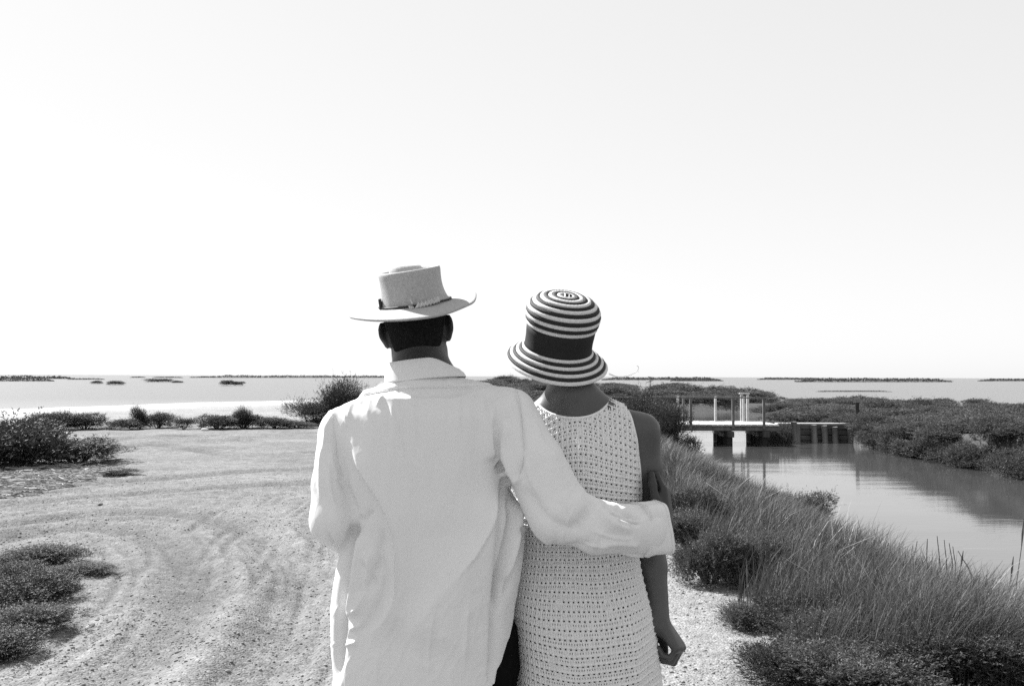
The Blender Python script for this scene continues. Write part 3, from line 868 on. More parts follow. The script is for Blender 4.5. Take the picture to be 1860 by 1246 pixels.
_fi = np.zeros(len(gme.polygons) * 4, np.int32); gme.polygons.foreach_get('vertices', _fi); _fi = _fi.reshape(-1, 4)
_sel = (_co[_fi][:, :, 1].max(1) < 34) & (_co[_fi][:, :, 1].min(1) > 2)
_bvh = BVHTree.FromPolygons([tuple(p) for p in _co.tolist()], _fi[_sel].tolist())
def ground_z(x, y):
    out = np.zeros(len(x))
    for i in range(len(x)):
        h = _bvh.ray_cast(Vector((x[i], y[i], 3)), Vector((0, 0, -1)))
        out[i] = h[0].z if h[0] is not None else 0.0
    return out
pebbles()

def driftwood():
    """the litter of bleached twigs and reeds washed up at the foot of the dark shrub"""
    rg = np.random.default_rng(8)
    mb = MB(); n = 0
    while n < 900:
        px = -40 + 270 * rg.random(); py = 846 + 62 * rg.random() ** 0.9
        if py > 912 - 0.22 * max(px, 0) or py < 842 + 0.02 * px: continue
        if px > 120 and py < 835 + 0.1 * px: continue
        g = atz(px, py, 0.0)
        z = ground_z([g.x], [g.y])[0]
        a = rg.normal() * 0.5 + (math.pi if rg.random() < 0.5 else 0)
        L = 0.10 + 0.32 * rg.random() ** 2
        t = np.array([math.cos(a), math.sin(a) * 0.8, 0.12 * rg.normal()]) * L / 2
        c = np.array([g.x, g.y, z + 0.01 + 0.06 * rg.random()])
        mb.tube([c - t, c + t * 0.1 + rg.normal(size=3) * 0.012, c + t], 0.003 + 0.008 * rg.random() ** 3, 4)
        n += 1
    tag(mb.build('driftwood_litter', M_drift), 'litter of bleached driftwood twigs at the foot of the dark shrub', 'driftwood', kind='stuff')
    for i, (px, py, w, lb) in enumerate([(35, 858, 0.20, 'pale flat stone at the head of the driftwood litter'), (158, 859, 0.13, 'round pale stone on the driftwood litter'), (152, 838, 0.16, 'pale stone beside the low dark shrub'),
                                     (110, 871, 0.12, 'dark stone in the driftwood litter'), (128, 850, 0.13, 'small stone just beyond the round pale one'), (190, 846, 0.10, 'dark stone on the open gravel by the tuft'),
                                     (228, 781, 0.22, 'pale stone by the gap in the shrub row'), (372, 783, 0.2, 'pale stone below the dense shrub of the row'), (182, 918, 0.07, 'lone dark stone on the tyre tracks')]):
        g = atz(px, py, 0.0)
        bm = bmesh.new(); bmesh.ops.create_icosphere(bm, subdivisions=3, radius=1.0)
        for v in bm.verts:
            q = np.array([v.co[:]])
            v.co *= 1 + 0.25 * float(NZ(q * 1.3 + i * 7, 1.0, 3)[0])
            v.co.z = max(v.co.z, -0.4)
        me = bpy.data.meshes.new('stone'); bm.to_mesh(me); bm.free()
        o = link('stone', me, M_stone if i in (0, 1, 2, 4, 6, 7) else M_pebble, smooth=True)
        o.scale = (w * 0.5, w * 0.4, w * 0.28); o.location = (g.x, g.y, ground_z([g.x], [g.y])[0] + w * 0.08); o.rotation_euler = (0, 0, i)
        tag(o, lb, 'stone')
M_drift = material('driftwood', 0.25, spread=0.6, scale=9, rough=0.8)
M_stone = material('pale_stone', 0.5, spread=0.25, scale=12, rough=0.9, bump=0.5, bump_scale=40)
driftwood()
# ================================================================== THE TWO PEOPLE
# ------------------------------------------------------------------ solid modelling: smooth unions of round cones, ellipsoids and stacked sections,
# turned into one continuous surface (surface nets on sparse blocks)
class Prim:
    def __init__(self, f, lo, hi, k=0.02, op='add'):
        self.f, self.lo, self.hi, self.k, self.op = f, np.array(lo), np.array(hi), k, op
def cone(a, b, ra, rb, k=0.02, op='add'):
    a = np.array(a, float); b = np.array(b, float); ab = b - a; L2 = max(ab @ ab, 1e-12)
    def f(P):
        t = np.clip(((P - a) @ ab) / L2, 0, 1)
        return np.linalg.norm(P - a - t[:, None] * ab, axis=1) - (ra + (rb - ra) * t)
    r = max(ra, rb)
    return Prim(f, np.minimum(a, b) - r, np.maximum(a, b) + r, k, op)
def chain(pts, rads, k=0.02):
    return [cone(pts[i], pts[i + 1], rads[i], rads[i + 1], k if i == 0 else 0.012) for i in range(len(pts) - 1)]
def ellip(c, r, M=None, k=0.02, op='add'):
    c = np.array(c, float); r = np.array(r, float)
    M = np.eye(3) if M is None else np.array(M)
    def f(P):
        q = (P - c) @ M
        k0 = np.linalg.norm(q / r, axis=1); k1 = np.linalg.norm(q / (r * r), axis=1)
        return k0 * (k0 - 1) / (k1 + 1e-9)
    m = r.max()
    return Prim(f, c - m, c + m, k, op)
def stack(rows, n=2.4, k=0.03):
    """stacked super-ellipse sections: rows of (z, cx, cy, half width, half depth)"""
    rows = np.array(sorted(rows)); z = rows[:, 0]
    zz = np.linspace(z[0], z[-1], 160)
    T = np.stack([np.interp(zz, z, rows[:, j]) for j in range(1, 5)], 1)
    ker = np.exp(-np.linspace(-2, 2, 15) ** 2); ker /= ker.sum()
    T = np.stack([np.convolve(np.pad(T[:, j], 7, 'edge'), ker, 'valid') for j in range(4)], 1)
    def f(P):
        g = [np.interp(P[:, 2], zz, T[:, j]) for j in range(4)]
        u = np.abs(P[:, 0] - g[0]) / g[2]; v = np.abs(P[:, 1] - g[1]) / g[3]
        q = (u ** n + v ** n + 1e-12) ** (1 / n)
        gx = (u ** (n - 1)) / g[2]; gy = (v ** (n - 1)) / g[3]
        gr = np.sqrt(gx * gx + gy * gy + 1e-9) * np.maximum(q, 1e-3) ** (1 - n)
        d = (q - 1) / np.maximum(gr, 1e-3)
        d = np.where(q < 0.3, -0.5 * np.minimum(g[2], g[3]), d)
        dz = np.maximum(z[0] - P[:, 2], P[:, 2] - z[-1])
        return np.maximum(d, dz)
    lo = [(rows[:, 1] - rows[:, 3]).min(), (rows[:, 2] - rows[:, 4]).min(), z[0]]
    hi = [(rows[:, 1] + rows[:, 3]).max(), (rows[:, 2] + rows[:, 4]).max(), z[-1]]
    return Prim(f, lo, hi, k)
def evaluate(prims, P, margin=0.09):
    lo, hi = P.min(0), P.max(0)
    d = np.full(len(P), 0.25)
    for p in prims:
        if np.any(p.lo - margin > hi) or np.any(p.hi + margin < lo):
            continue
        e = p.f(P)
        if p.op == 'add':
            h = np.clip(0.5 + 0.5 * (d - e) / p.k, 0, 1); d = d * (1 - h) + e * h - p.k * h * (1 - h)
        elif p.op == 'cut':
            h = np.clip(0.5 - 0.5 * (d + e) / p.k, 0, 1); d = d * (1 - h) - e * h + p.k * h * (1 - h)
        else:       # keep only what lies inside
            d = np.maximum(d, e)
    return d
def solid(prims, h, field=None):
    """surface of a primitive list as (V, F)"""
    adds = [p for p in prims if p.op == 'add']
    lo = np.min([p.lo for p in adds], 0) - 4 * h; hi = np.max([p.hi for p in adds], 0) + 4 * h
    B = 8; w = B * h
    nb = np.ceil((hi - lo) / w).astype(int)
    gi = np.stack(np.meshgrid(*[np.arange(n) for n in nb], indexing='ij'), -1).reshape(-1, 3)
    cen = lo + (gi + 0.5) * w
    f = field or (lambda P: evaluate(prims, P))
    dist = np.empty(len(cen))
    order = np.lexsort((gi[:, 0] // 3, gi[:, 1] // 3, gi[:, 2] // 3)); gi = gi[order]; cen = cen[order]
    for s in range(0, len(cen), 400):
        dist[s:s + 400] = f(cen[s:s + 400])
    keep = gi[np.abs(dist) < w * 1.15]
    c = np.arange(B + 1)
    cc = np.stack(np.meshgrid(c, c, c, indexing='ij'), -1).reshape(-1, 3)
    N = nb * B + 2
    key = lambda q: (q[..., 0].astype(np.int64) * N[1] + q[..., 1]) * N[2] + q[..., 2]
    keys, verts, quads = [], [], []
    edges = [(a, b) for a in range(8) for b in range(8) if a < b and bin(a ^ b).count('1') == 1]
    cof = np.array([[(i >> 2) & 1, (i >> 1) & 1, i & 1] for i in range(8)])
    for s in range(0, len(keep), 48):
        g = keep[s:s + 48] * B
        idx = g[:, None] + cc[None]
        val = f((lo + idx.reshape(-1, 3) * h)).reshape(len(g), B + 1, B + 1, B + 1)
        neg = val < 0
        corn = np.stack([val[:, o[0]:o[0] + B, o[1]:o[1] + B, o[2]:o[2] + B] for o in cof], -1)
        sg = corn < 0
        act = sg.any(-1) & ~sg.all(-1)
        b, x, y, z = np.nonzero(act)
        if len(b):
            cv = corn[b, x, y, z]
            acc = np.zeros((len(b), 3)); cnt = np.zeros(len(b))
            for a, e in edges:
                m = (cv[:, a] < 0) != (cv[:, e] < 0)
                t = np.where(m, cv[:, a] / np.where(m, cv[:, a] - cv[:, e], 1), 0)
                acc += np.where(m[:, None], cof[a] + t[:, None] * (cof[e] - cof[a]), 0); cnt += m
            cell = g[b] + np.stack([x, y, z], 1)
            keys.append(key(cell)); verts.append(lo + (cell + acc / cnt[:, None]) * h)
        for ax in range(3):
            o = [0, 0, 0]; o[ax] = 1
            n0 = neg[:, :B, :B, :B]; n1 = neg[:, o[0]:o[0] + B, o[1]:o[1] + B, o[2]:o[2] + B]
            b, x, y, z = np.nonzero(n0 != n1)
            if not len(b): continue
            cell = g[b] + np.stack([x, y, z], 1)
            u = np.zeros(3, int); v = np.zeros(3, int); u[(ax + 1) % 3] = 1; v[(ax + 2) % 3] = 1
            q = np.stack([key(cell - u - v), key(cell - v), key(cell), key(cell - u)], 1)
            flip = ~n0[b, x, y, z]
            q[flip] = q[flip][:, ::-1]
            quads.append(q)
    keys = np.concatenate(keys); V = np.concatenate(verts); Q = np.concatenate(quads)
    o = np.argsort(keys); ks = keys[o]
    pos = np.clip(np.searchsorted(ks, Q), 0, len(ks) - 1)
    ok = (ks[pos] == Q).all(1)
    return V, o[pos[ok]]
def vertex_normals(V, F):
    n = np.cross(V[F[:, 2]] - V[F[:, 0]], V[F[:, 3]] - V[F[:, 1]])
    N = np.zeros_like(V)
    for k in range(4): np.add.at(N, F[:, k], n)
    return N / (np.linalg.norm(N, axis=1)[:, None] + 1e-12)
def relax(V, F, it=1, lam=0.5):
    for _ in range(it):
        S = np.zeros_like(V); C = np.zeros(len(V))
        for k in range(4):
            a, b = F[:, k], F[:, (k + 1) % 4]
            np.add.at(S, a, V[b]); np.add.at(C, a, 1); np.add.at(S, b, V[a]); np.add.at(C, b, 1)
        V = V * (1 - lam) + lam * S / np.maximum(C, 1)[:, None]
    return V
def solid_object(name, prims, h, mat, parent, smooth_it=1, shape=None):
    V, F = solid(prims, h)
    V = relax(V, F, smooth_it)
    if shape is not None: V = shape(V, F)
    return link(name, npmesh(name, V - np.array(parent.location if parent else (0, 0, 0)), F), mat, parent, smooth=True)

# ------------------------------------------------------------------ anatomy
def rot(yaw=0, pitch=0, roll=0):
    """columns = local x (right), y (forward), z (up) axes; pitch > 0 looks up, roll > 0 lifts the right side, yaw > 0 turns left"""
    return np.array(Matrix.Rotation(R(yaw), 3, 'Z') @ Matrix.Rotation(R(-roll), 3, 'Y') @ Matrix.Rotation(R(pitch), 3, 'X'))
def head_prims(c, M, s=1.0):
    T = lambda *p: c + M @ (np.array(p) * s)
    P = [ellip(T(0, -0.006, 0.030), np.array([0.072, 0.087, 0.084]) * s, M, 0.02),
         ellip(T(0, 0.030, -0.035), np.array([0.062, 0.062, 0.080]) * s, M, 0.03)]
    for sx in (-1, 1):
        P.append(cone(T(0.050 * sx, 0.002, -0.060), T(0.014 * sx, 0.078, -0.096), 0.017 * s, 0.017 * s, 0.025 * s))
        P.append(cone(T(0.042 * sx, 0.068, -0.018), T(0.052 * sx, 0.045, -0.022), 0.018 * s, 0.016 * s, 0.02 * s))    # cheekbones
        P.append(cone(T(0.012 * sx, 0.088, 0.020), T(0.045 * sx, 0.074, 0.022), 0.011 * s, 0.010 * s, 0.02 * s))      # brows
        P.append(ellip(T(0.032 * sx, 0.097, 0.002), np.array([0.015, 0.012, 0.010]) * s, M, 0.012 * s, 'cut'))        # eye sockets
        P.append(ellip(T(0.032 * sx, 0.082, 0.001), np.array([0.013, 0.012, 0.011]) * s, M, 0.004 * s))               # eyes
        E = M @ rot(yaw=28 * sx)
        P.append(ellip(T(0.0825 * sx, -0.014, 0.002), np.array([0.0070, 0.019, 0.026]) * s, E, 0.012 * s))
        P.append(cone(T(0.062 * sx, 0.004, -0.010), T(0.080 * sx, -0.008, -0.008), 0.014 * s, 0.008 * s, 0.015 * s))            # ears
        P.append(ellip(T(0.0775 * sx, -0.006, -0.022), np.array([0.0070, 0.011, 0.018]) * s, E, 0.008 * s))
        P.append(ellip(T(0.0910 * sx, -0.004, 0.004), np.array([0.006, 0.010, 0.016]) * s, E, 0.006 * s, 'cut'))
    P += [cone(T(0, 0.092, 0.012), T(0, 0.112, -0.034), 0.008 * s, 0.012 * s, 0.012 * s), cone(T(-0.011, 0.100, -0.037), T(0.011, 0.100, -0.037), 0.008 * s, 0.008 * s, 0.008 * s),
          cone(T(-0.018, 0.090, -0.060), T(0.018, 0.090, -0.060), 0.006 * s, 0.006 * s, 0.006 * s), cone(T(-0.015, 0.089, -0.070), T(0.015, 0.089, -0.070), 0.007 * s, 0.007 * s, 0.005 * s),
          ellip(T(0, 0.080, -0.094), np.array([0.020, 0.016, 0.016]) * s, M, 0.02 * s)]
    return P
def hand_prims(w, f, n, s, curl, thumb, k=1.0, spread=1.0):
    """w wrist, f towards the knuckles, n back of the hand, s thumb side; curl = bend in degrees at the three joints of each finger"""
    f = np.array(f, float); f /= np.linalg.norm(f)
    n = np.array(n, float); n -= (n @ f) * f; n /= np.linalg.norm(n)
    s = np.array(s, float); s -= (s @ f) * f + (s @ n) * n; s /= np.linalg.norm(s)
    P = []
    side = (0.027, 0.009, -0.009, -0.026); fwd = (0.086, 0.090, 0.085, 0.076)
    ln = ((0.042, 0.026, 0.021), (0.046, 0.029, 0.022), (0.042, 0.027, 0.021), (0.033, 0.021, 0.018))
    rad = ((0.0092, 0.0084, 0.0074), (0.0094, 0.0086, 0.0075), (0.0088, 0.0080, 0.0072), (0.0078, 0.0072, 0.0065))
    for i in range(4):
        kn = w + k * (f * fwd[i] + s * side[i] * spread + n * (0.004 - 0.003 * abs(i - 1)))
        P.append(cone(w + k * (f * 0.012 + s * side[i] * 0.6), kn, 0.015 * k, 0.011 * k, 0.012 * k))
    P.append(ellip(w + k * (f * 0.045 - n * 0.004), np.array([0.030, 0.045, 0.014]) * k, np.stack([s, f, n], 1), 0.012 * k))
    for i in range(4):
        p = w + k * (f * fwd[i] + s * side[i] * spread)
        ang = 0.0
        for j in range(3):
            ang += R(curl[i][j])
            d = f * math.cos(ang) - n * math.sin(ang) + s * 0.06 * (1.5 - i) * math.cos(ang)
            q = p + d * ln[i][j] * k
            P.append(cone(p, q, rad[i][j] * k, rad[i][min(j + 1, 2)] * k, 0.004 * k))
            p = q
    p = w + k * (f * 0.018 + s * 0.020 - n * 0.006)
    for (a, b, L, r0, r1) in thumb:
        d = f * math.cos(R(a)) + s * math.sin(R(a)) * math.cos(R(b)) - n * math.sin(R(a)) * math.sin(R(b))
        q = p + d * L * k
        P.append(cone(p, q, r0 * k, r1 * k, 0.008 * k)); p = q
    return P

M_skin_m = material('tanned_skin', 0.028, spread=0.12, scale=40, rough=0.5, bump=0.15, bump_scale=300, bump_dist=0.002, spec=0.4)
M_skin_w = material('sunned_skin', 0.062, spread=0.10, scale=30, rough=0.45, bump=0.12, bump_scale=300, bump_dist=0.002, spec=0.45)
M_hair = material('cropped_hair', 0.013, spread=0.5, scale=160, rough=1.0, spec=0.05, bump=0.6, bump_scale=400, bump_dist=0.003)
M_shirt = material('linen_shirt', 0.79, spread=0.04, scale=300, rough=0.9, bump=0.05, bump_scale=900, bump_dist=0.001, translucent=0.10, spec=0.1, sheen=0.1)
M_trouser = material('black_trousers', 0.008, spread=0.2, scale=90, rough=1.0, spec=0.0)
M_dress = material('crochet_cotton', 0.82, spread=0.08, scale=200, rough=0.9, bump=0.4, bump_scale=900, bump_dist=0.001, translucent=0.12, spec=0.1)
M_straw_hat = material('woven_straw', 0.40, spread=0.16, scale=170, rough=0.75, bump=0.5, bump_scale=420, bump_dist=0.0015, translucent=0.1)
M_leather = material('dark_cord', 0.03, spread=0.3, scale=60, rough=0.6)
M_braid_pale = material('pale_braid', 0.62, spread=0.2, scale=260, rough=0.8, bump=0.6, bump_scale=500, bump_dist=0.002)
M_braid_dark = material('black_braid', 0.016, spread=0.4, scale=260, rough=0.7, bump=0.6, bump_scale=500, bump_dist=0.002)
M_ribbon = material('black_ribbon', 0.014, spread=0.3, scale=200, rough=0.75, bump=0.3, bump_scale=600, bump_dist=0.001)
M_shoe = material('shoe_leather', 0.05, spread=0.3, scale=30, rough=0.5)
M_button = material('shell_button', 0.35, spread=0.1, scale=50, rough=0.3)

# ------------------------------------------------------------------ the man
YM = 2.45
PM = A(762, 700, YM); GM = h1(PM[0], YM)
man = empty('person', (float(PM[0]), YM, GM))
tag(man, 'person seen from behind in a white linen shirt and western straw hat, arm round companion', 'person')
HM, HMr = A(757, 598, 2.482), rot(0, 2, 7)
NB = A(767, 690, 2.45)
def man_body():
    P = head_prims(HM, HMr)
    P += [cone(HM + HMr @ np.array([0, -0.022, -0.035]), NB, 0.056, 0.064, 0.03)]
    sh_r, sh_l = A(915, 765, 2.45), A(632, 785, 2.45)
    px = lambda x: float(A(x, 900, YM)[0])
    P += [stack([(0.86, px(762), 2.45, 0.165, 0.11), (1.0, px(762), 2.45, 0.155, 0.10), (1.12, px(765), 2.45, 0.155, 0.10), (1.28, px(767), 2.45, 0.17, 0.105), (1.38, px(768), 2.45, 0.165, 0.09), (1.43, px(768), 2.45, 0.11, 0.07)], k=0.05)]
    P += [cone(NB, sh_r, 0.055, 0.045, 0.05), cone(NB, sh_l, 0.055, 0.045, 0.05)]
    P += chain([sh_r, A(1005, 935, 2.36), A(1100, 957, 2.345), A(1203, 957, 2.47)], [0.044, 0.036, 0.036, 0.028], 0.03)
    P += hand_prims(A(1209, 955, 2.468), (0.06, 0.50, 0.86), (1.0, -0.35, 0.1), (-0.1, -0.85, 0.5),
                    [(20, 48, 34), (24, 50, 34), (30, 52, 34), (36, 52, 34)], [(32, 25, 0.045, 0.014, 0.012), (12, 40, 0.036, 0.011, 0.010), (6, 40, 0.030, 0.010, 0.008)], 1.0)
    el = A(608, 945, 2.40)
    P += chain([sh_l, el, A(640, 985, 2.62), A(705, 975, 2.72)], [0.042, 0.036, 0.034, 0.028], 0.03)
    P += hand_prims(A(705, 975, 2.72), (0.85, 0.35, -0.25), (-0.2, 0.9, 0.2), (0.1, 0.2, 1),
                    [(25, 30, 20)] * 4, [(45, 20, 0.045, 0.014, 0.012), (25, 20, 0.034, 0.011, 0.010), (10, 20, 0.028, 0.010, 0.008)], 1.0)
    for sx, dy in ((-1, 0.10), (1, -0.06)):
        hip = np.array([px(789) + 0.11 * sx, 2.45, 0.88]); kn = hip + np.array([0.005 * sx, 0.06 + dy * 0.7, -0.43]); an = np.array([kn[0] + 0.005 * sx, 2.45 + dy, GM + 0.09])
        P += chain([hip, kn, an], [0.07, 0.055, 0.042], 0.05)
        P += [cone(an + np.array([0, -0.03, -0.04]), an + np.array([0.01 * sx, 0.14, -0.06]), 0.036, 0.026, 0.03)]
    return P
solid_object('body', man_body(), 0.0042, M_skin_m, man, 1)
# cropped hair: a close shell over the skull down to the nape
def man_hair():
    T = lambda *p: HM + HMr @ np.array(p)
    P = [ellip(T(0, -0.007, 0.030), [0.0745, 0.0895, 0.085], HMr, 0.01), ellip(T(0, -0.038, -0.035), [0.058, 0.045, 0.056], HMr, 0.03)]
    a = HMr @ np.array([0, 0.62, -0.78]); c = T(0, -0.085, -0.088)
    def nape(q):
        lx = (q - c) @ HMr[:, 0]
        return (q - c) @ (HMr @ np.array([0, 0.35, -1.0]) / 1.06) + 0.32 * lx * lx / 0.06 - 0.004 + 0.004 * NZ(q, 90, 2)
    P.append(Prim(nape, np.full(3, -9.0), np.full(3, 9.0), op='keep'))
    b = T(0, 0.05, 0.05)
    P.append(Prim(lambda q: (q - b) @ (HMr @ np.array([0, 1.0, -0.45]) / 1.1), np.full(3, -9.0), np.full(3, 9.0), op='keep'))
    for sx in (-1, 1):
        P.append(ellip(T(0.080 * sx, 0.004, -0.020), [0.022, 0.030, 0.042], HMr, 0.008, 'cut'))
    return P
solid_object('hair', man_hair(), 0.004, M_hair, man, 1)

def man_trousers():
    px = lambda x: float(A(x, 900, YM)[0])
    P = [stack([(0.80, px(786), 2.45, 0.20, 0.095), (0.92, px(782), 2.45, 0.175, 0.095), (1.04, px(772), 2.45, 0.155, 0.09)], k=0.04)]
    for sx, dy in ((-1, 0.10), (1, -0.06)):
        hip = np.array([px(789) + 0.116 * sx, 2.45, 0.86]); kn = hip + np.array([0.01 * sx, 0.06 + dy * 0.7, -0.40]); an = np.array([kn[0] + 0.005 * sx, 2.45 + dy - 0.01, GM + 0.06])
        P += chain([hip, kn, an], [0.088, 0.080, 0.075], 0.05)
    return P
def cloth_creases(amp, s):
    def f(V, F):
        N = vertex_normals(V, F)
        w = NZ(V * np.array([1, 1, 0.45]) + 0.05 * np.stack([NZ(V, 9.0), NZ(V + 4, 9.0), NZ(V + 8, 9.0)], 1), s, 2)
        return V + N * (amp * (1 - np.abs(w)) - amp * 0.5)[:, None]
    return f
solid_object('trousers', man_trousers(), 0.008, M_trouser, man, 1, cloth_creases(0.006, 7))
for sx, dy in ((-1, 0.10), (1, -0.06)):
    x = float(A(789, 900, YM)[0]) + 0.125 * sx; y = YM + dy
    solid_object('shoe', [cone((x, y - 0.05, GM + 0.045), (x + 0.01 * sx, y + 0.17, GM + 0.035), 0.045, 0.034, 0.02), cone((x, y - 0.02, GM + 0.09), (x, y + 0.05, GM + 0.06), 0.045, 0.04, 0.03)], 0.008, M_shoe, man)

# ------------------------------------------------------------------ the shirt
def man_shirt():
    rows = []
    for py, l, r, cy, b in ((1300, 606, 915, 2.46, 0.165), (1246, 610, 922, 2.46, 0.165), (1180, 604, 926, 2.46, 0.165), (1100, 603, 933, 2.46, 0.16), (1050, 608, 940, 2.46, 0.155), (1010, 618, 945, 2.455, 0.15),
                            (960, 632, 948, 2.455, 0.145), (920, 634, 940, 2.45, 0.142), (880, 626, 926, 2.45, 0.14), (840, 622, 915, 2.45, 0.14), (790, 622, 915, 2.45, 0.135), (750, 640, 905, 2.45, 0.128), (722, 680, 860, 2.45, 0.108)):
        a, c = A(l, py, YM), A(r, py, YM)
        rows.append((a[2], (a[0] + c[0]) / 2, cy, (c[0] - a[0]) / 2, b))
    P = [stack(rows, 2.7, 0.03)]
    P += [cone(A(745, 722, 2.435), A(622, 783, 2.430), 0.052, 0.056, 0.05), cone(A(795, 720, 2.445), A(922, 752, 2.44), 0.052, 0.062, 0.06)]
    P += chain([A(620, 792, 2.435), A(607, 880, 2.410), A(606, 945, 2.39), A(626, 975, 2.56), A(695, 975, 2.70)], [0.058, 0.054, 0.057, 0.046, 0.040], 0.012)
    P += chain([A(926, 760, 2.435), A(966, 838, 2.39), A(1020, 935, 2.345), A(1085, 957, 2.335), A(1172, 962, 2.40)], [0.066, 0.071, 0.068, 0.060, 0.058], 0.028)
    # open neck
    P.append(cone(A(768, 730, 2.452), A(768, 716, 2.45), 0.090, 0.083, 0.04))
    P.append(cone(A(768, 690, 2.455), A(768, 600, 2.47), 0.064, 0.070, 0.006, 'cut'))
    # shirt-tail hem: long behind, rising to the side seam
    def hem(q):
        px = 930 + (q[:, 0] / q[:, 1]) * FPX
        side = np.interp(px, [560, 640, 868, 893, 907, 930, 965, 1000], [0.66, 0.62, 0.63, 0.738, 0.812, 0.858, 0.89, 0.90])
        front = np.interp(px, [560, 620, 640, 880, 905, 1000], [0.66, 0.66, 0.66, 0.66, 0.80, 0.90])
        w = sstep(2.40, 2.50, q[:, 1])
        return ((side * (1 - w) + front * w) - q[:, 2]) * 0.8
    P.append(Prim(hem, np.full(3, -9.0), np.full(3, 9.0), op='keep'))
    return P
def proj(V):
    Q = (V - np.array(CAM)) @ np.array(CM)
    return 930 + FPX * Q[:, 0] / -Q[:, 2], 623 - FPX * Q[:, 1] / -Q[:, 2]
def fold(px, py, pts, w, h, asym=0.0, fade=0.18):
    """a fold of cloth along a line drawn on the back of the shirt: w half width in pixels of the photograph, h height in m;
    asym > 0 drops the cloth to the right-hand side of the line instead of leaving a symmetric ridge"""
    pts = smooth_line(pts, 6); n = len(pts)
    best = np.full(len(px), 1e9); tt = np.zeros(len(px)); sgn = np.zeros(len(px))
    for i in range(n - 1):
        a, b = pts[i], pts[i + 1]; v = b - a; L2 = v @ v + 1e-9
        t = np.clip(((px - a[0]) * v[0] + (py - a[1]) * v[1]) / L2, 0, 1)
        dx, dy = px - a[0] - t * v[0], py - a[1] - t * v[1]
        d = np.hypot(dx, dy); m = d < best
        best[m] = d[m]; tt[m] = (i + t[m]) / (n - 1); sgn[m] = np.sign(dx * v[1] - dy * v[0])[m]
    ends = sstep(0, fade, tt) * sstep(0, fade, 1 - tt)
    g = np.exp(-(best / w) ** 1.5)
    if asym: g = np.where(sgn > 0, np.exp(-(best / (w * asym)) ** 1.5), g)
    return 1.9 * h * g * ends
YOKE = smooth_line([(560, 775), (600, 741), (640, 724), (690, 711), (740, 704), (800, 703), (860, 700), (905, 697), (935, 700), (960, 706)], 5)
def shape_shirt(V, F):
    N = vertex_normals(V, F)
    px, py = proj(V)
    back = sstep(0.35, -0.25, N[:, 1])
    d = np.zeros(len(V))
    def f(pts, w, h, asym=0.0, fade=0.18):
        nonlocal d
        d = d + fold(px, py, pts, w, h, asym, fade)
    # long crease from the left shoulder blade round to the hip
    f([(628, 775), (652, 832), (680, 880), (702, 920), (717, 965), (723, 1020), (719, 1080), (700, 1125), (660, 1165)], 10, 0.013, 2.4)
    f([(690, 1000), (700, 1060), (680, 1110), (650, 1150)], 9, -0.007)
    # gathers below the yoke at the left shoulder
    for a in (([(604, 742), (594, 762), (585, 790)], 4, 0.006), ([(622, 736), (604, 758), (592, 785), (588, 830)], 5, 0.007), ([(634, 731), (628, 752), (634, 785)], 4, 0.006), ([(650, 727), (637, 742), (634, 768)], 4, 0.007), ([(664, 724), (652, 735)], 4, 0.006),
              ([(700, 715), (690, 726), (684, 742)], 4, 0.006), ([(676, 720), (670, 735), (668, 760)], 5, 0.004), ([(612, 745), (612, 800), (622, 850), (630, 880)], 5, -0.002),
              ([(600, 760), (604, 820), (612, 870)], 6, 0.005)):
        f(a[0], a[1], a[2] * 0.45, fade=0.3)
    # sleeve seam and the pinch at the elbow side
    f([(602, 748), (607, 800), (616, 850), (630, 885), (643, 915), (650, 938)], 5, -0.004)
    f([(650, 938), (662, 942), (680, 925)], 6, -0.005); f([(614, 868), (620, 880), (628, 892)], 4, -0.003)
    f([(650, 940), (641, 968), (635, 1000), (626, 1050), (620, 1120), (613, 1190), (612, 1250)], 6, -0.014, 1.6)
    f([(655, 960), (648, 1010), (640, 1070), (628, 1130)], 8, 0.008)
    f([(668, 1000), (672, 1040), (660, 1090), (640, 1120)], 7, 0.006)
    f([(700, 950), (690, 1010), (676, 1050), (655, 1090)], 9, -0.006); f([(650, 1105), (632, 1120)], 6, 0.004); f([(660, 1132), (634, 1145)], 6, 0.005); f([(650, 1165), (626, 1172)], 5, 0.004)
    # soft ridge standing in for a shadow edge, right armpit to hem
    f([(912, 880), (893, 950), (860, 1010), (815, 1065), (770, 1120), (740, 1180)], 26, 0.010, 3.2)
    # right armhole: the notch, the seam and the hanging side folds
    f([(902, 842), (908, 846), (914, 858)], 6, -0.012, fade=0.1); f([(897, 760), (902, 800), (900, 842)], 8, -0.003)
    f([(932, 690), (946, 735), (950, 790), (949, 840), (940, 872)], 5, -0.005)
    f([(905, 720), (893, 760), (890, 810), (898, 838)], 12, 0.008); f([(925, 760), (918, 800), (922, 840), (935, 868), (945, 880)], 9, 0.007)
    f([(914, 862), (916, 880), (905, 940), (900, 1010), (895, 1100), (893, 1200), (888, 1250)], 5, -0.011, 2.0)
    f([(928, 890), (922, 950), (912, 1010), (903, 1060), (899, 1120)], 4.5, -0.014); f([(934, 900), (930, 960), (922, 1010), (908, 1060)], 4, 0.010)
    f([(940, 930), (936, 990), (925, 1040), (912, 1090)], 5, -0.008)
    # right sleeve: drag lines towards the elbow and rolled forearm
    f([(985, 800), (1020, 860), (1052, 905), (1070, 930)], 16, 0.006); f([(950, 880), (985, 930), (1020, 955), (1065, 965)], 10, -0.006)
    f([(1075, 905), (1062, 935), (1040, 960)], 8, -0.007); f([(1085, 925), (1110, 950), (1150, 965)], 8, 0.006); f([(1090, 915), (1125, 925), (1160, 938)], 5, -0.006)
    f([(1100, 935), (1140, 935), (1166, 944)], 4, -0.006); f([(1085, 990), (1120, 985), (1165, 990)], 7, 0.006); f([(1125, 935), (1148, 948), (1166, 951)], 3.5, -0.007)
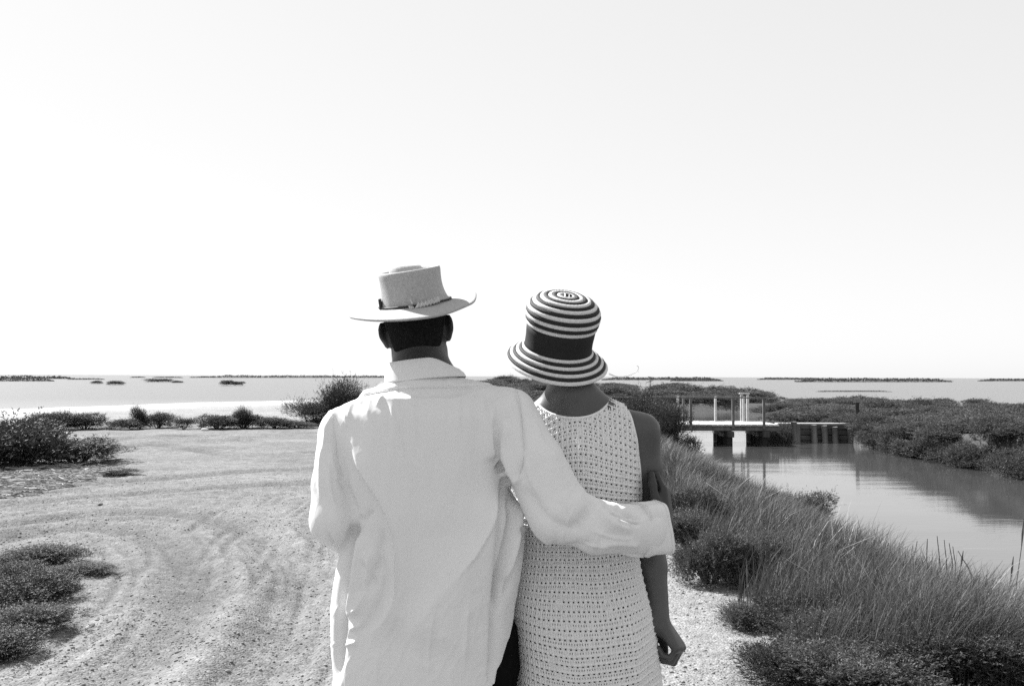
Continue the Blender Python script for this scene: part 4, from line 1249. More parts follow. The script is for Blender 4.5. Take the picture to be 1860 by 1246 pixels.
    f([(995, 985), (1030, 992), (1080, 985)], 7, -0.004)
    # crisp crease lines over the soft folds
    for pts, w, h in (([(636, 785), (660, 845), (686, 890), (706, 930), (717, 970), (722, 1030), (718, 1085), (702, 1122)], 3.2, 0.0042), ([(704, 722), (716, 760), (731, 810), (738, 860)], 3.5, 0.0022), ([(748, 712), (752, 760), (757, 820)], 3.5, 0.0018),
                      ([(838, 710), (834, 745), (838, 800)], 3.5, 0.0018), ([(878, 706), (886, 740), (889, 790)], 3.5, 0.0022), ([(905, 895), (888, 955), (862, 1005), (828, 1050)], 3.5, 0.0030),
                      ([(962, 745), (985, 800), (1015, 860), (1045, 905)], 3.5, 0.0024), ([(945, 800), (960, 860), (985, 915)], 3.5, 0.0022), ([(1010, 890), (1030, 930), (1035, 965)], 3.0, 0.0026), ([(1088, 920), (1120, 945), (1160, 955)], 3.0, 0.0030),
                      ([(1070, 960), (1110, 975), (1160, 978)], 3.0, 0.0026), ([(1045, 985), (1075, 990), (1110, 992)], 3.0, 0.0024), ([(650, 1010), (672, 1040), (690, 1075)], 3.0, -0.0028), ([(660, 985), (668, 1030), (660, 1080), (640, 1125)], 3.0, 0.0032),
                      ([(585, 800), (580, 860), (583, 920)], 3.5, 0.0026), ([(600, 820), (600, 880), (612, 930)], 3.5, 0.0024), ([(590, 960), (605, 985), (620, 990)], 3.0, -0.0028),
                      ([(790, 1100), (782, 1160), (775, 1240)], 4.0, 0.0022), ([(850, 1080), (846, 1150), (842, 1240)], 4.0, 0.0024), ([(690, 1170), (686, 1210), (684, 1250)], 4.0, 0.0022)):
        f(pts, w, h, fade=0.3)
    # soft hanging undulation across the back
    d += 0.0035 * NZ(np.stack([px * 0.030 + 0.0035 * py, py * 0.004, np.zeros(len(px))], 1), 1.0, 2) * sstep(700, 760, py)
    d += 0.0018 * NZ(np.stack([px * 0.07, py * 0.018, np.zeros(len(px))], 1), 1.0, 2)
    # crisp small creases of worn linen, mostly on the sleeves and low on the back
    cr = NZ(np.stack([px * 0.045 + 0.02 * py, py * 0.016 - 0.01 * px, np.full(len(px), 3.0)], 1), 1.0, 3)
    zone = np.clip(sstep(940, 1080, px) + 0.2 * sstep(640, 600, px) + sstep(960, 1120, py) * 0.8 + 0.25, 0, 1)
    d += 0.0014 * (np.maximum(0, 1 - np.abs(cr) * 3.5) ** 1.5) * zone
    V = V + N * (d * back)[:, None]
    # yoke: the doubled cloth above the seam stands proud and puckers
    sd = np.full(len(V), 1e9); sy = np.zeros(len(V))
    yk = np.array(YOKE); yl = np.interp(px, yk[:, 0], yk[:, 1])
    up = sstep(1.0, -1.5, py - yl)
    pk = 0.0012 * NZ(np.stack([px * 0.16, py * 0.02, np.zeros(len(px))], 1), 1.0, 2) * np.exp(-((py - yl) / 14) ** 2)
    V = V + N * ((0.0024 * up - 0.0022 * np.exp(-((py - yl - 2) / 2.6) ** 2) + pk) * back * (px < 945))[:, None]
    return V
shirt = solid_object('shirt', man_shirt(), 0.0030, M_shirt, man, 2, shape_shirt)

def ring_loft(name, rings, mat, parent, closed=True, smooth=True, capends=False):
    """rings: list of (n,3) arrays"""
    m, n = len(rings), len(rings[0])
    V = np.concatenate(rings)
    F = [(i * n + k, i * n + (k + 1) % n, (i + 1) * n + (k + 1) % n, (i + 1) * n + k) for i in range(m - 1) for k in range(n if closed else n - 1)]
    org = np.array(parent.matrix_world.translation if False else PLOC.get(parent.name, (0, 0, 0)))
    return link(name, npmesh(name, V - org, np.array(F)), mat, parent, smooth)
PLOC = {man.name: np.array(man.location), shirt.name: np.array(man.location)}
def collar():
    c = A(769, 679, 2.452); Mc = rot(0, -4, 6)
    th = np.linspace(R(118), R(422), 90)      # open at the front
    rings = []
    for r, z, wob in ((0.086, -0.035, 0), (0.0865, 0.0, 0), (0.0875, 0.026, 0), (0.0880, 0.0305, 0), (0.0892, 0.0318, 0), (0.0905, 0.0305, 0), (0.0935, 0.018, 0.5), (0.0975, 0.0, 0.8), (0.1010, -0.014, 1), (0.1022, -0.0175, 1), (0.1005, -0.0185, 1), (0.095, -0.008, 0.8), (0.092, 0.010, 0)):
        w = 0.0018 * wob * np.sin(th * 5 + 1) + 0.001 * wob * np.sin(th * 11)
        rr = r + w
        front = sstep(0.25, 1.0, np.sin(th))
        rt = sstep(0.02, 0.105, rr * np.cos(th))
        zz = z - 0.03 * front
        zz = np.where(zz > -0.008, -0.008 + (zz + 0.008) * (1 - 0.8 * rt), zz)
        q = np.stack([rr * np.cos(th), rr * 0.86 * np.sin(th), zz], 1)
        rings.append(c + q @ Mc.T)
    return ring_loft('collar', rings, M_shirt, shirt, closed=False)
collar()
# seams: the welts of the yoke and of the armholes, laid on the cloth
_sv = np.zeros(len(shirt.data.vertices) * 3, np.float32); shirt.data.vertices.foreach_get('co', _sv); _sv = _sv.reshape(-1, 3) + np.array(man.location)
_sf = np.zeros(len(shirt.data.polygons) * 4, np.int32); shirt.data.polygons.foreach_get('vertices', _sf)
_sb = BVHTree.FromPolygons([tuple(q) for q in _sv.tolist()], _sf.reshape(-1, 4).tolist())
def seam(pts, r=0.0011, lift=0.0004):
    out = []
    for q in smooth_line(pts, 10):
        d = ray(*q).normalized(); hit = _sb.ray_cast(CAM, d)
        if hit[0] is not None: out.append(np.array(hit[0] - d * lift) - np.array(man.location))
    if len(out) > 3:
        mb = MB(); mb.tube(out, r, 5); mb.build('seam', M_shirt, shirt, smooth=True)
seam([(600, 742), (640, 725), (690, 712), (740, 705), (800, 704), (860, 701), (905, 698), (936, 701)])
CUFF_SEAM = True
seam([(934, 694), (946, 735), (951, 790), (950, 835), (942, 868)])
seam([(603, 748), (608, 790), (614, 830), (622, 865)])
def cuff():
    a, b = A(1160, 961, 2.398), A(1205, 957, 2.420)
    ax = (b - a) / np.linalg.norm(b - a)
    up = np.array([-0.06, 0, 1.0]); up -= (up @ ax) * ax; up /= np.linalg.norm(up)
    sd = np.cross(ax, up)
    th = np.linspace(0, 2 * math.pi, 72, endpoint=False)
    rings = []
    def ring(t, hv, hd, off=0.0):
        n = 4.2
        cs, sn = np.cos(th), np.sin(th)
        e = (np.abs(cs) ** n + np.abs(sn) ** n) ** (-1 / n)
        wob = 1 + 0.02 * np.sin(3 * th + t * 3) + 0.012 * np.sin(7 * th + 2)
        droop = -0.006 * (1 - t) * 0
        return a + ax * (t * np.linalg.norm(b - a) + -0.009 * np.sin(th)[:, None] * (1 if t > 0.5 else 0.2)) + up * ((hv * e * sn * wob + off + droop))[:, None] + sd * (hd * e * cs * wob)[:, None]
    seq = [(0.0, 0.0520, 0.046), (0.0, 0.0615, 0.0590), (0.04, 0.0625, 0.0600), (0.4, 0.0612, 0.052), (0.75, 0.0615, 0.049), (0.95, 0.0618, 0.047), (1.0, 0.0618, 0.0465), (1.012, 0.0605, 0.0455), (1.0, 0.0590, 0.044), (0.7, 0.0580, 0.0435), (0.2, 0.056, 0.043)]
    for t, hv, hd in seq: rings.append(ring(t, hv, hd, 0.0))
    cf = ring_loft('cuff', rings, M_shirt, shirt)
    for t_ in (0.06, 0.90):
        rg_ = ring(t_, 0.0632, 0.0606 if t_ < 0.5 else 0.0478) - np.array(man.location)
        mb = MB(); mb.tube(list(rg_) + [rg_[0]], 0.0009, 5, cap=False); mb.build('seam', M_shirt, shirt, smooth=True)
    # the loose placket flap below the cuff
    e = []
    p = [A(1128, 1000, 2.345), A(1168, 1000, 2.375), A(1169, 1013, 2.38), A(1150, 1011, 2.365), A(1128, 1006, 2.35)]
    mb = MB(); V = np.array(p); off = np.array([0, 0.004, 0])
    mb.add(np.concatenate([V, V + off]) - np.array(man.location), [tuple(range(5)), tuple(range(9, 4, -1))] + [(i, (i + 1) % 5, 5 + (i + 1) % 5, 5 + i) for i in range(5)])
    mb.build('placket_flap', M_shirt, shirt)
cuff()
p = A(945, 961, 2.338)
mb = MB(); q = p - np.array(man.location)
mb.tube([q + np.array([0.01, 0.004, 0]), q + np.array([0.006, -0.004, 0]), q + np.array([0.0062, -0.0052, 0])], [0.0075, 0.0075, 0.006], 14); mb.build('button', M_button, shirt)

# ------------------------------------------------------------------ the straw hat
def western_hat():
    hat = empty('hat', (0, 0, 0), parent=man)
    tag(hat, 'pale straw hat with curled brim, creased crown and knotted cord')
    c = A(752, 553, 2.462); Mh = rot(2, 9, 8)
    org = np.array(man.location)
    W = lambda q: c + q @ Mh.T - org
    th = np.linspace(0, 2 * math.pi, 120, endpoint=False)
    cs, sn = np.cos(th), np.sin(th)
    def oval(a, b, z): return np.stack([a * cs, b * sn, np.broadcast_to(z, th.shape)], 1)
    EDGE = np.interp(np.degrees(th), [0, 10, 38, 52, 90, 110, 125, 150, 180, 215, 235, 250, 270, 295, 322, 345, 360], [0.008, 0.010, -0.010, -0.016, -0.020, -0.007, -0.001, 0.000, -0.004, -0.006, -0.0115, -0.015, -0.0185, -0.020, -0.010, -0.007, 0.008])
    EDGE = np.convolve(np.concatenate([EDGE[-4:], EDGE, EDGE[:4]]), np.ones(9) / 9, 'valid')
    # brim: upper and under side, curled up at the sides, dipping front and back
    rings = []
    def brim(t, dz):
        a = 0.080 + (0.162 - 0.080) * t; b = 0.097 + (0.185 - 0.097) * t
        z = EDGE * t ** 1.2 + dz
        x = a - np.where(cs > 0, 0.006, 0.002) * np.abs(cs) ** 3 * t * t
        return np.stack([x * cs, b * sn, z], 1)
    for t in np.linspace(0, 1, 14): rings.append(W(brim(t, 0.0012)))
    rings.append(W(brim(1.012, -0.0005)))
    for t in np.linspace(1, 0, 14): rings.append(W(brim(t, -0.0038)))
    ring_loft2('brim', rings, M_straw_hat, hat)
    # crown: straight sides, a rim, a sunken groove and a raised ridge inside it
    rings = []
    H = 0.087
    for t in np.linspace(0, 1, 12):
        a = 0.0805 + 0.006 * (1 - t) ** 4 - 0.0035 * t - 0.003 * math.sin(t * 3.1); b = 0.0975 - 0.010 * t
        z = -0.002 + t * (H - 0.006)
        q = oval(a, b, z); q[:, 0] += np.where(cs > 0, 0.006 * (1 - t) ** 3, 0)
        q[:, 2] += t * (0.001 * cs)
        rings.append(W(q))
    for rho, dz in ((0.990, 0.0028), (0.972, 0.0052), (0.945, 0.0062), (0.91, 0.0045), (0.87, -0.002), (0.82, -0.011), (0.74, -0.017), (0.66, -0.014), (0.58, -0.002), (0.52, 0.010), (0.46, 0.016), (0.36, 0.0185), (0.2, 0.018), (0.06, 0.017)):
        q = oval(0.077 * rho, 0.0875 * rho, H - 0.006 + dz)
        q[:, 2] += 0.001 * cs - (0.14 * q[:, 0] if rho < 0.62 else 0.0)
        q[:, 0] -= 0.006 if rho < 0.62 else 0.0
        q[:, 0] *= 1 - (0.14 * np.maximum(sn, 0) if rho < 0.6 else 0.0)
        rings.append(W(q))
    ring_loft2('crown', rings, M_straw_hat, hat, cap=True)
    # dark cord round the crown and the pale braided knot behind
    pts = [W(np.array([[0.0865 * math.cos(t) + (0.006 if math.cos(t) > 0 else 0) * math.cos(t), 0.1015 * math.sin(t), 0.0045]]))[0] for t in np.linspace(0, 2 * math.pi, 60)]
    mb = MB(); mb.tube(pts, 0.0024, 7, cap=False); mb.build('cord', M_leather, hat, smooth=True)
    mb = MB(); mb.box(W(np.array([[-0.079, -0.036, 0.014]]))[0], (0.006, 0.02, 0.026), Mh); mb.build('cord_loop', M_leather, hat, bevel=0.001)
    def onb(t, z, out=0.004): return W(np.array([[(0.0875 + out + 0.003) * math.cos(t), (0.1015 + out) * math.sin(t), z]]))[0]
    for j in range(7):      # plaited knot
        t0 = -1.46 + 0.085 * j
        mb = MB(); mb.tube([onb(t0, -0.001 + 0.0010 * j, 0.006), onb(t0 + 0.05, 0.007 + 0.001 * j, 0.011), onb(t0 + 0.11, 0.000 + 0.001 * j, 0.006)], [0.0040, 0.0075, 0.0036], 7); mb.build('braid', M_braid_pale, hat, smooth=True)
    mb = MB(); mb.tube([onb(-1.60, 0.0), onb(-1.585, 0.004, 0.007), onb(-1.56, 0.009)], [0.004, 0.0085, 0.004], 8); mb.build('knot', M_braid_pale, hat, smooth=True)
    mb = MB(); mb.tube([onb(-1.57, 0.004, 0.006), onb(-1.585, -0.008, 0.010)], [0.0036, 0.002], 6); mb.build('cord_end', M_braid_pale, hat, smooth=True)
    mb = MB(); mb.tube([onb(-1.55, 0.008), onb(-1.57, 0.017, 0.007), onb(-1.60, 0.024, 0.009)], [0.0018, 0.0014, 0.0008], 5); mb.build('cord_end', M_braid_pale, hat, smooth=True)
def ring_loft2(name, rings, mat, parent, cap=False, smooth=True):
    m, n = len(rings), len(rings[0])
    V = np.concatenate(rings); F = [(i * n + k, i * n + (k + 1) % n, (i + 1) * n + (k + 1) % n, (i + 1) * n + k) for i in range(m - 1) for k in range(n)]
    if cap:
        V = np.concatenate([V, rings[-1].mean(0)[None]]); c = len(V) - 1
        F += [((m - 1) * n + k, (m - 1) * n + (k + 1) % n, c, c) for k in range(n)]
        me = bpy.data.meshes.new(name); me.from_pydata(V.tolist(), [], [tuple(dict.fromkeys(f)) for f in F]); me.update()
        return link(name, me, mat, parent, smooth)
    return link(name, npmesh(name, V, np.array(F)), mat, parent, smooth)
western_hat()
# ------------------------------------------------------------------ the woman
YW = 2.56
PW = A(1052, 760, YW); GW = h1(PW[0], YW)
woman = empty('person', (float(PW[0]), YW, GW))
tag(woman, 'person seen from behind in a pale crochet dress and striped cloche hat', 'person')
WORG = np.array(woman.location)
HW, HWr = A(1016, 625, 2.575), rot(34, 2, -2)
NW = A(1046, 742, 2.56)
SHR, SHL = A(1166, 783, 2.555), A(930, 786, 2.60)
def w_rows(off=0.0):
    rows = []
    for py, l, r, cy, b in ((1440, 905, 1225, 2.56, 0.150), (1330, 922, 1212, 2.56, 0.140), (1246, 938, 1196, 2.555, 0.130), (1200, 939, 1190, 2.55, 0.130), (1150, 936, 1184, 2.545, 0.130), (1110, 936, 1177, 2.545, 0.127), (1070, 940, 1166, 2.55, 0.117), (1030, 945, 1156, 2.555, 0.106), (990, 950, 1152, 2.56, 0.100),
                            (940, 946, 1156, 2.56, 0.102), (890, 942, 1161, 2.56, 0.106), (840, 942, 1160, 2.56, 0.108), (800, 950, 1152, 2.56, 0.100), (775, 965, 1140, 2.56, 0.085), (757, 985, 1110, 2.56, 0.065)):
        a, c = A(l, py, YW), A(r, py, YW)
        rows.append((a[2], (a[0] + c[0]) / 2, cy, (c[0] - a[0]) / 2 + off, b + off))
    return rows
def w_torso(off=0.0):
    return [stack(w_rows(off), 2.25, 0.03), cone(NW, SHR, 0.050 + off, 0.036 + off, 0.04), cone(NW, A(932, 790, 2.585), 0.050 + off, 0.036 + off, 0.04)]
def woman_body():
    P = head_prims(HW, HWr, 0.92)
    P += [cone(HW + HWr @ np.array([0, -0.020, -0.035]), A(1040, 722, 2.56), 0.047, 0.050, 0.02), cone(A(1040, 722, 2.56), NW, 0.050, 0.056, 0.02)]
    P += w_torso(-0.006)
    P += [cone(A(1044, 712, 2.552), A(1120, 766, 2.552), 0.036, 0.030, 0.04), cone(A(1036, 712, 2.56), A(965, 768, 2.58), 0.036, 0.030, 0.04)]
    el, wr = A(1181, 985, 2.600), A(1200, 1128, 2.52)
    P += chain([SHR, A(1172, 850, 2.56), A(1178, 925, 2.58), el, A(1184, 1030, 2.580), wr], [0.044, 0.043, 0.040, 0.038, 0.038, 0.0225], 0.035)
    P += hand_prims(wr, (0.58, -0.10, -0.80), (0.85, -0.25, 0.45), (0.15, 1.0, 0.05),
                    [(58, 70, 40), (62, 72, 40), (66, 74, 42), (70, 74, 44)], [(38, 62, 0.042, 0.013, 0.011), (40, 70, 0.032, 0.010, 0.009), (30, 80, 0.026, 0.009, 0.0075)], 0.93)
    ell, wrl = A(958, 975, 2.70), A(962, 1085, 2.84)
    P += chain([A(930, 790, 2.60), A(945, 880, 2.66), ell, wrl], [0.042, 0.040, 0.037, 0.0225], 0.03)
    P += hand_prims(wrl, (0.15, 0.55, -0.8), (-0.95, 0.1, 0.1), (0.1, 0.9, 0.3),
                    [(20, 25, 15)] * 4, [(40, 20, 0.042, 0.013, 0.011), (25, 20, 0.032, 0.010, 0.009), (10, 20, 0.026, 0.009, 0.0075)], 0.93)
    for sx, dy in ((-1, -0.05), (1, 0.10)):
        hip = np.array([PW[0] + 0.02 + 0.085 * sx, 2.555, 0.86]); kn = hip + np.array([-0.005 * sx, 0.05 + dy * 0.7, -0.40]); an = np.array([kn[0] - 0.01 * sx, 2.55 + dy, GW + 0.085])
        P += chain([hip, kn, an], [0.085, 0.052, 0.036], 0.04)
        P += [cone(an + np.array([0, -0.02, -0.04]), an + np.array([0.01 * sx, 0.13, -0.06]), 0.031, 0.022, 0.03)]
    # keep the dress clear of the legs
    return P
solid_object('body', woman_body(), 0.0031, M_skin_w, woman, 1)
def woman_hair():
    T = lambda *p: HW + HWr @ (np.array(p) * 0.94)
    P = [ellip(T(0, -0.007, 0.030), np.array([0.0735, 0.0885, 0.085]) * 0.92, HWr, 0.01), ellip(T(0, -0.04, -0.025), [0.052, 0.042, 0.036], HWr, 0.03)]
    b = T(0, 0.055, 0.05)
    P.append(Prim(lambda q: (q - b) @ (HWr @ np.array([0, 1.0, -0.40]) / 1.08), np.full(3, -9.0), np.full(3, 9.0), op='keep'))
    return P
solid_object('hair', woman_hair(), 0.005, M_hair, woman, 1)
for sx, dy in ((-1, -0.05), (1, 0.10)):
    x = float(PW[0]) + 0.02 + 0.07 * sx; y = 2.55 + dy
    solid_object('shoe', [cone((x, y - 0.03, GW + 0.03), (x + 0.01 * sx, y + 0.15, GW + 0.022), 0.036, 0.028, 0.02), cone((x, y - 0.03, GW + 0.05), (x, y + 0.03, GW + 0.04), 0.034, 0.03, 0.02)], 0.007, M_shoe, woman)

# ------------------------------------------------------------------ the crochet dress: every stitch is modelled, with a real opening in each
OFF = 0.007
DT = w_torso(OFF)
def d_field(P): return evaluate(DT, P)
def march(O, D, t0=0.0, t1=0.40):
    """distance along rays from inside the torso to the cloth"""
    lo = np.full(len(O), t0); hi = np.full(len(O), t1)
    for _ in range(22):
        m = (lo + hi) / 2
        ins = np.empty(len(O), bool)
        for s in range(0, len(O), 20000):
            ins[s:s + 20000] = d_field(O[s:s + 20000] + D[s:s + 20000] * m[s:s + 20000, None]) < 0
        lo = np.where(ins, m, lo); hi = np.where(ins, hi, m)
    return (lo + hi) / 2
CU, CV = 9, 12           # faces per stitch
def stitch_relief():
    """height (m) and opening of one stitch cell over u, v in 0..1 (v up)"""
    u = (np.arange(CU + 1)) / CU; v = (np.arange(CV + 1)) / CV
    U, Vv = np.meshgrid(u, v, indexing='ij')
    post = lambda c, w: np.exp(-((U - c) / w) ** 2)
    h = 0.0016 * post(0.0, 0.20) + 0.0016 * post(1.0, 0.20) + 0.0018 * post(0.5, 0.13) * (Vv < 0.62)
    h += 0.0022 * np.exp(-((Vv - 0.97) / 0.10) ** 2) + 0.0022 * np.exp(-((Vv + 0.03) / 0.10) ** 2)
    h -= 0.0030 * (post(0.27, 0.09) + post(0.73, 0.09)) * np.exp(-((Vv - 0.33) / 0.20) ** 2)
    h -= 0.0022 * np.exp(-((U - 0.5) / 0.26) ** 2 - ((Vv - 0.76) / 0.13) ** 2)
    uc = (np.arange(CU) + 0.5) / CU; vc = (np.arange(CV) + 0.5) / CV
    UC, VC = np.meshgrid(uc, vc, indexing='ij')
    hole = (np.abs(UC - 0.5) < 0.15 - 0.5 * np.maximum(VC - 0.72, 0)) & (VC > 0.64) & (VC < 0.86)
    slit = (((np.abs(UC - 0.25) < 0.04) | (np.abs(UC - 0.75) < 0.04)) & (np.abs(VC - 0.33) < 0.12))
    return h, hole, slit
RELIEF, HOLE, SLIT = stitch_relief()
def crochet(name, S, wrap, parent, keep=None, amp=1.0):
    """S: (nu*CU+1, nv*CV+1, 3) surface samples; lays the stitch relief on it and opens the holes"""
    nu, nv = (S.shape[0] - 1) // CU, (S.shape[1] - 1) // CV
    dU = np.gradient(S, axis=0); dV = np.gradient(S, axis=1)
    N = np.cross(dU, dV); N /= np.linalg.norm(N, axis=2)[:, :, None] + 1e-9
    I = np.arange(S.shape[0]); J = np.arange(S.shape[1])
    hh = RELIEF[np.ix_(I % CU, J % CV)]
    cellr = 1 + 0.25 * (np.random.default_rng(4).random((nu + 1, nv + 1)) - 0.5)
    hh = hh * cellr[np.ix_(I // CU, J // CV)]
    P = S + N * (hh * amp * 1.3)[:, :, None]
    P = P + N * (0.0006 * NZ(S.reshape(-1, 3), 180, 2).reshape(hh.shape))[:, :, None]
    rg = np.random.default_rng(12)
    openh = rg.random((nu, nv)) < 0.97
    opens = rg.random((nu, nv)) < 0.62
    i, j = np.meshgrid(np.arange(nu * CU), np.arange(nv * CV), indexing='ij')
    h = (HOLE[i % CU, j % CV] & openh[i // CU, j // CV]) | (SLIT[i % CU, j % CV] & opens[i // CU, j // CV])
    ok = ~h
    if keep is not None:
        cen = (S[:-1, :-1] + S[1:, 1:]) / 2
        ok &= keep(cen)
    idx = np.arange(S.shape[0] * S.shape[1]).reshape(S.shape[:2])
    F = np.stack([idx[:-1, :-1], idx[1:, :-1], idx[1:, 1:], idx[:-1, 1:]], -1)[ok]
    V = P.reshape(-1, 3)
    used = np.unique(F); mp = np.full(len(V), -1); mp[used] = np.arange(len(used))
    return link(name, npmesh(name, V[used] - WORG, mp[F]), M_dress, parent, smooth=True)
dress = empty('dress', (0, 0, 0), parent=woman)
tag(dress, 'pale sleeveless crochet dress with rows of small openings')
# skirt and waist: a tube from knee to under the arms
def skirt():
    ztop, zbot = 1.150, 0.46
    nv, nu = 38, 78
    zc = np.linspace(zbot, ztop, nv * CV + 1)
    rows = np.array(sorted(w_rows()))
    cx = np.interp(zc, rows[:, 0], rows[:, 1]); cy = np.interp(zc, rows[:, 0], rows[:, 2])
    a = np.interp(zc, rows[:, 0], rows[:, 3]); b = np.interp(zc, rows[:, 0], rows[:, 4])
    # equal arc length round an ellipse
    t = np.linspace(0, 2 * math.pi, 2001)
    L = np.concatenate([[0], np.cumsum(np.hypot(np.diff(0.165 * np.cos(t)), np.diff(0.118 * np.sin(t))))]); L /= L[-1]
    th = np.interp(np.linspace(0, 1, nu * CU + 1), L, t)
    TH, ZZ = np.meshgrid(th, zc, indexing='ij')
    D = np.stack([np.cos(TH) * 1.35, np.sin(TH), np.zeros_like(TH)], -1); D /= np.linalg.norm(D, axis=2)[:, :, None]
    # the rows sag behind over the seat
    ZZ = ZZ + 0.0035 * noise2(TH * 2.2, ZZ * 14, 1.0, 2); TH = TH + 0.012 * noise2(TH * 3 + 9, ZZ * 16, 1.0, 2)
    sag = -0.034 * np.clip(-np.sin(TH), 0, 1) ** 2 * sstep(1.05, 0.80, ZZ) + 0.006 * np.cos(TH)
    O = np.stack([np.broadcast_to(cx, TH.shape), np.broadcast_to(cy, TH.shape), ZZ + sag], -1)
    O[..., 2] = np.maximum(O[..., 2], 0.44)
    r = march(O.reshape(-1, 3), D.reshape(-1, 3)).reshape(TH.shape)
    S = O + D * r[:, :, None]
    # soft drape folds falling from the hip
    f = 0.0035 * np.sin(TH * 9 + 2.0 * np.sin(ZZ * 5)) * sstep(0.98, 0.62, ZZ) + 0.004 * np.exp(-((TH - 5.35) / 0.10) ** 2) * sstep(1.02, 0.92, ZZ)
    S = S + D * f[:, :, None]
    crochet('skirt', S, True, dress)
skirt()
# bodice: a sheet that climbs the back, crosses the shoulders and comes down the front
ARM = [(735, 1137), (745, 1142), (760, 1148), (800, 1157), (850, 1163), (880, 1166), (915, 1167), (1000, 1168)]
def bodice():
    z0 = 1.13
    xc = float(A(1049, 850, 2.47)[0])
    xr = float(A(1168, 880, 2.50)[0]) - xc
    nu = 26; nv = 39
    xs = np.linspace(-xr, xr, nu * CU + 1)
    ph = np.linspace(0, math.pi, 161)
    yc = 2.562
    X, PH = np.meshgrid(xs, ph, indexing='ij')
    O = np.stack([xc + X, np.full_like(X, yc), np.full_like(X, z0)], -1)
    D = np.stack([np.zeros_like(X), -np.cos(PH), np.sin(PH)], -1)
    r = march(O.reshape(-1, 3), D.reshape(-1, 3), 0.0, 0.42).reshape(X.shape)
    S0 = O + D * r[:, :, None]
    # smooth, then resample each column by length along the cloth
    ref = np.linspace(0, 1, nv * CV + 1)
    S = np.empty((len(xs), nv * CV + 1, 3))
    for i in range(len(xs)):
        seg = np.linalg.norm(np.diff(S0[i], axis=0), axis=1); L = np.concatenate([[0], np.cumsum(seg)])
        L /= L[-1]
        for k in range(3): S[i, :, k] = np.interp(ref, L, S0[i, :, k])
    S = S + 0.0  # soft
    for _ in range(6):
        S[:, 1:-1] = 0.5 * S[:, 1:-1] + 0.25 * (S[:, :-2] + S[:, 2:]); S[1:-1] = 0.5 * S[1:-1] + 0.25 * (S[:-2] + S[2:])
    def keep(c):
        px = 930 + FPX * c[..., 0] / c[..., 1]
        back = c[..., 1] < yc
        zt = c[..., 2]
        n = ((c[..., 0] - float(NECK[0])) / 0.092) ** 2 + ((zt - 1.447) / np.where(back, 0.050, 0.11)) ** 2
        lim = np.interp(zt, ARMZ, ARMX)
        return (n > 1) & (np.abs(c[..., 0] - xc) < lim)
    crochet('bodice', S, False, dress, keep)
    # bound edges
    mb = MB()
    for sgn in (1, -1):
        for yb in (0, 1):
            pts = []
            zz = np.linspace(1.16, 1.425, 26)
            x = xc + sgn * np.interp(zz, ARMZ, ARMX)
            O = np.stack([x, np.full(26, yc), np.full(26, 1.20)], 1)
            O = np.stack([x, np.full(26, yc), zz], 1)
            Dd = np.zeros((26, 3)); Dd[:, 1] = -1 if yb == 0 else 1
            ok = d_field(O) < -0.004
            if ok.sum() < 4: continue
            rr = march(O[ok], Dd[ok], 0, 0.3)
            q = O[ok] + Dd[ok] * rr[:, None]
            mb = MB(); mb.tube(q - WORG, 0.0036, 6); mb.build('edging', M_dress, dress, smooth=True)
    t = np.linspace(0, 2 * math.pi, 90)
    a, bb = 0.092, 0.050
    for half in (0, 1):
        tt = np.linspace(math.pi + 0.1, 2 * math.pi - 0.1, 50)
        x = float(NECK[0]) + a * np.cos(tt); z = 1.447 + (bb if half == 0 else 0.11) * np.sin(tt)
        O = np.stack([x, np.full(50, yc), z], 1); Dd = np.zeros((50, 3)); Dd[:, 1] = -1 if half == 0 else 1
        ok = d_field(O) < -0.003
        if ok.sum() > 4:
            q = O[ok] + Dd[ok] * march(O[ok], Dd[ok], 0, 0.3)[:, None]
            mb = MB(); mb.tube(q - WORG, 0.0036, 6); mb.build('edging', M_dress, dress, smooth=True)
NECK = A(1041, 740, 2.50)
_xc = float(A(1049, 850, 2.47)[0])
_az = [float(A(x, y, 2.50)[2]) for y, x in ARM][::-1]; _ax = [float(A(x, y, 2.50)[0]) - _xc for y, x in ARM][::-1]
ARMZ, ARMX = np.array(_az), np.array(_ax)
bodice()

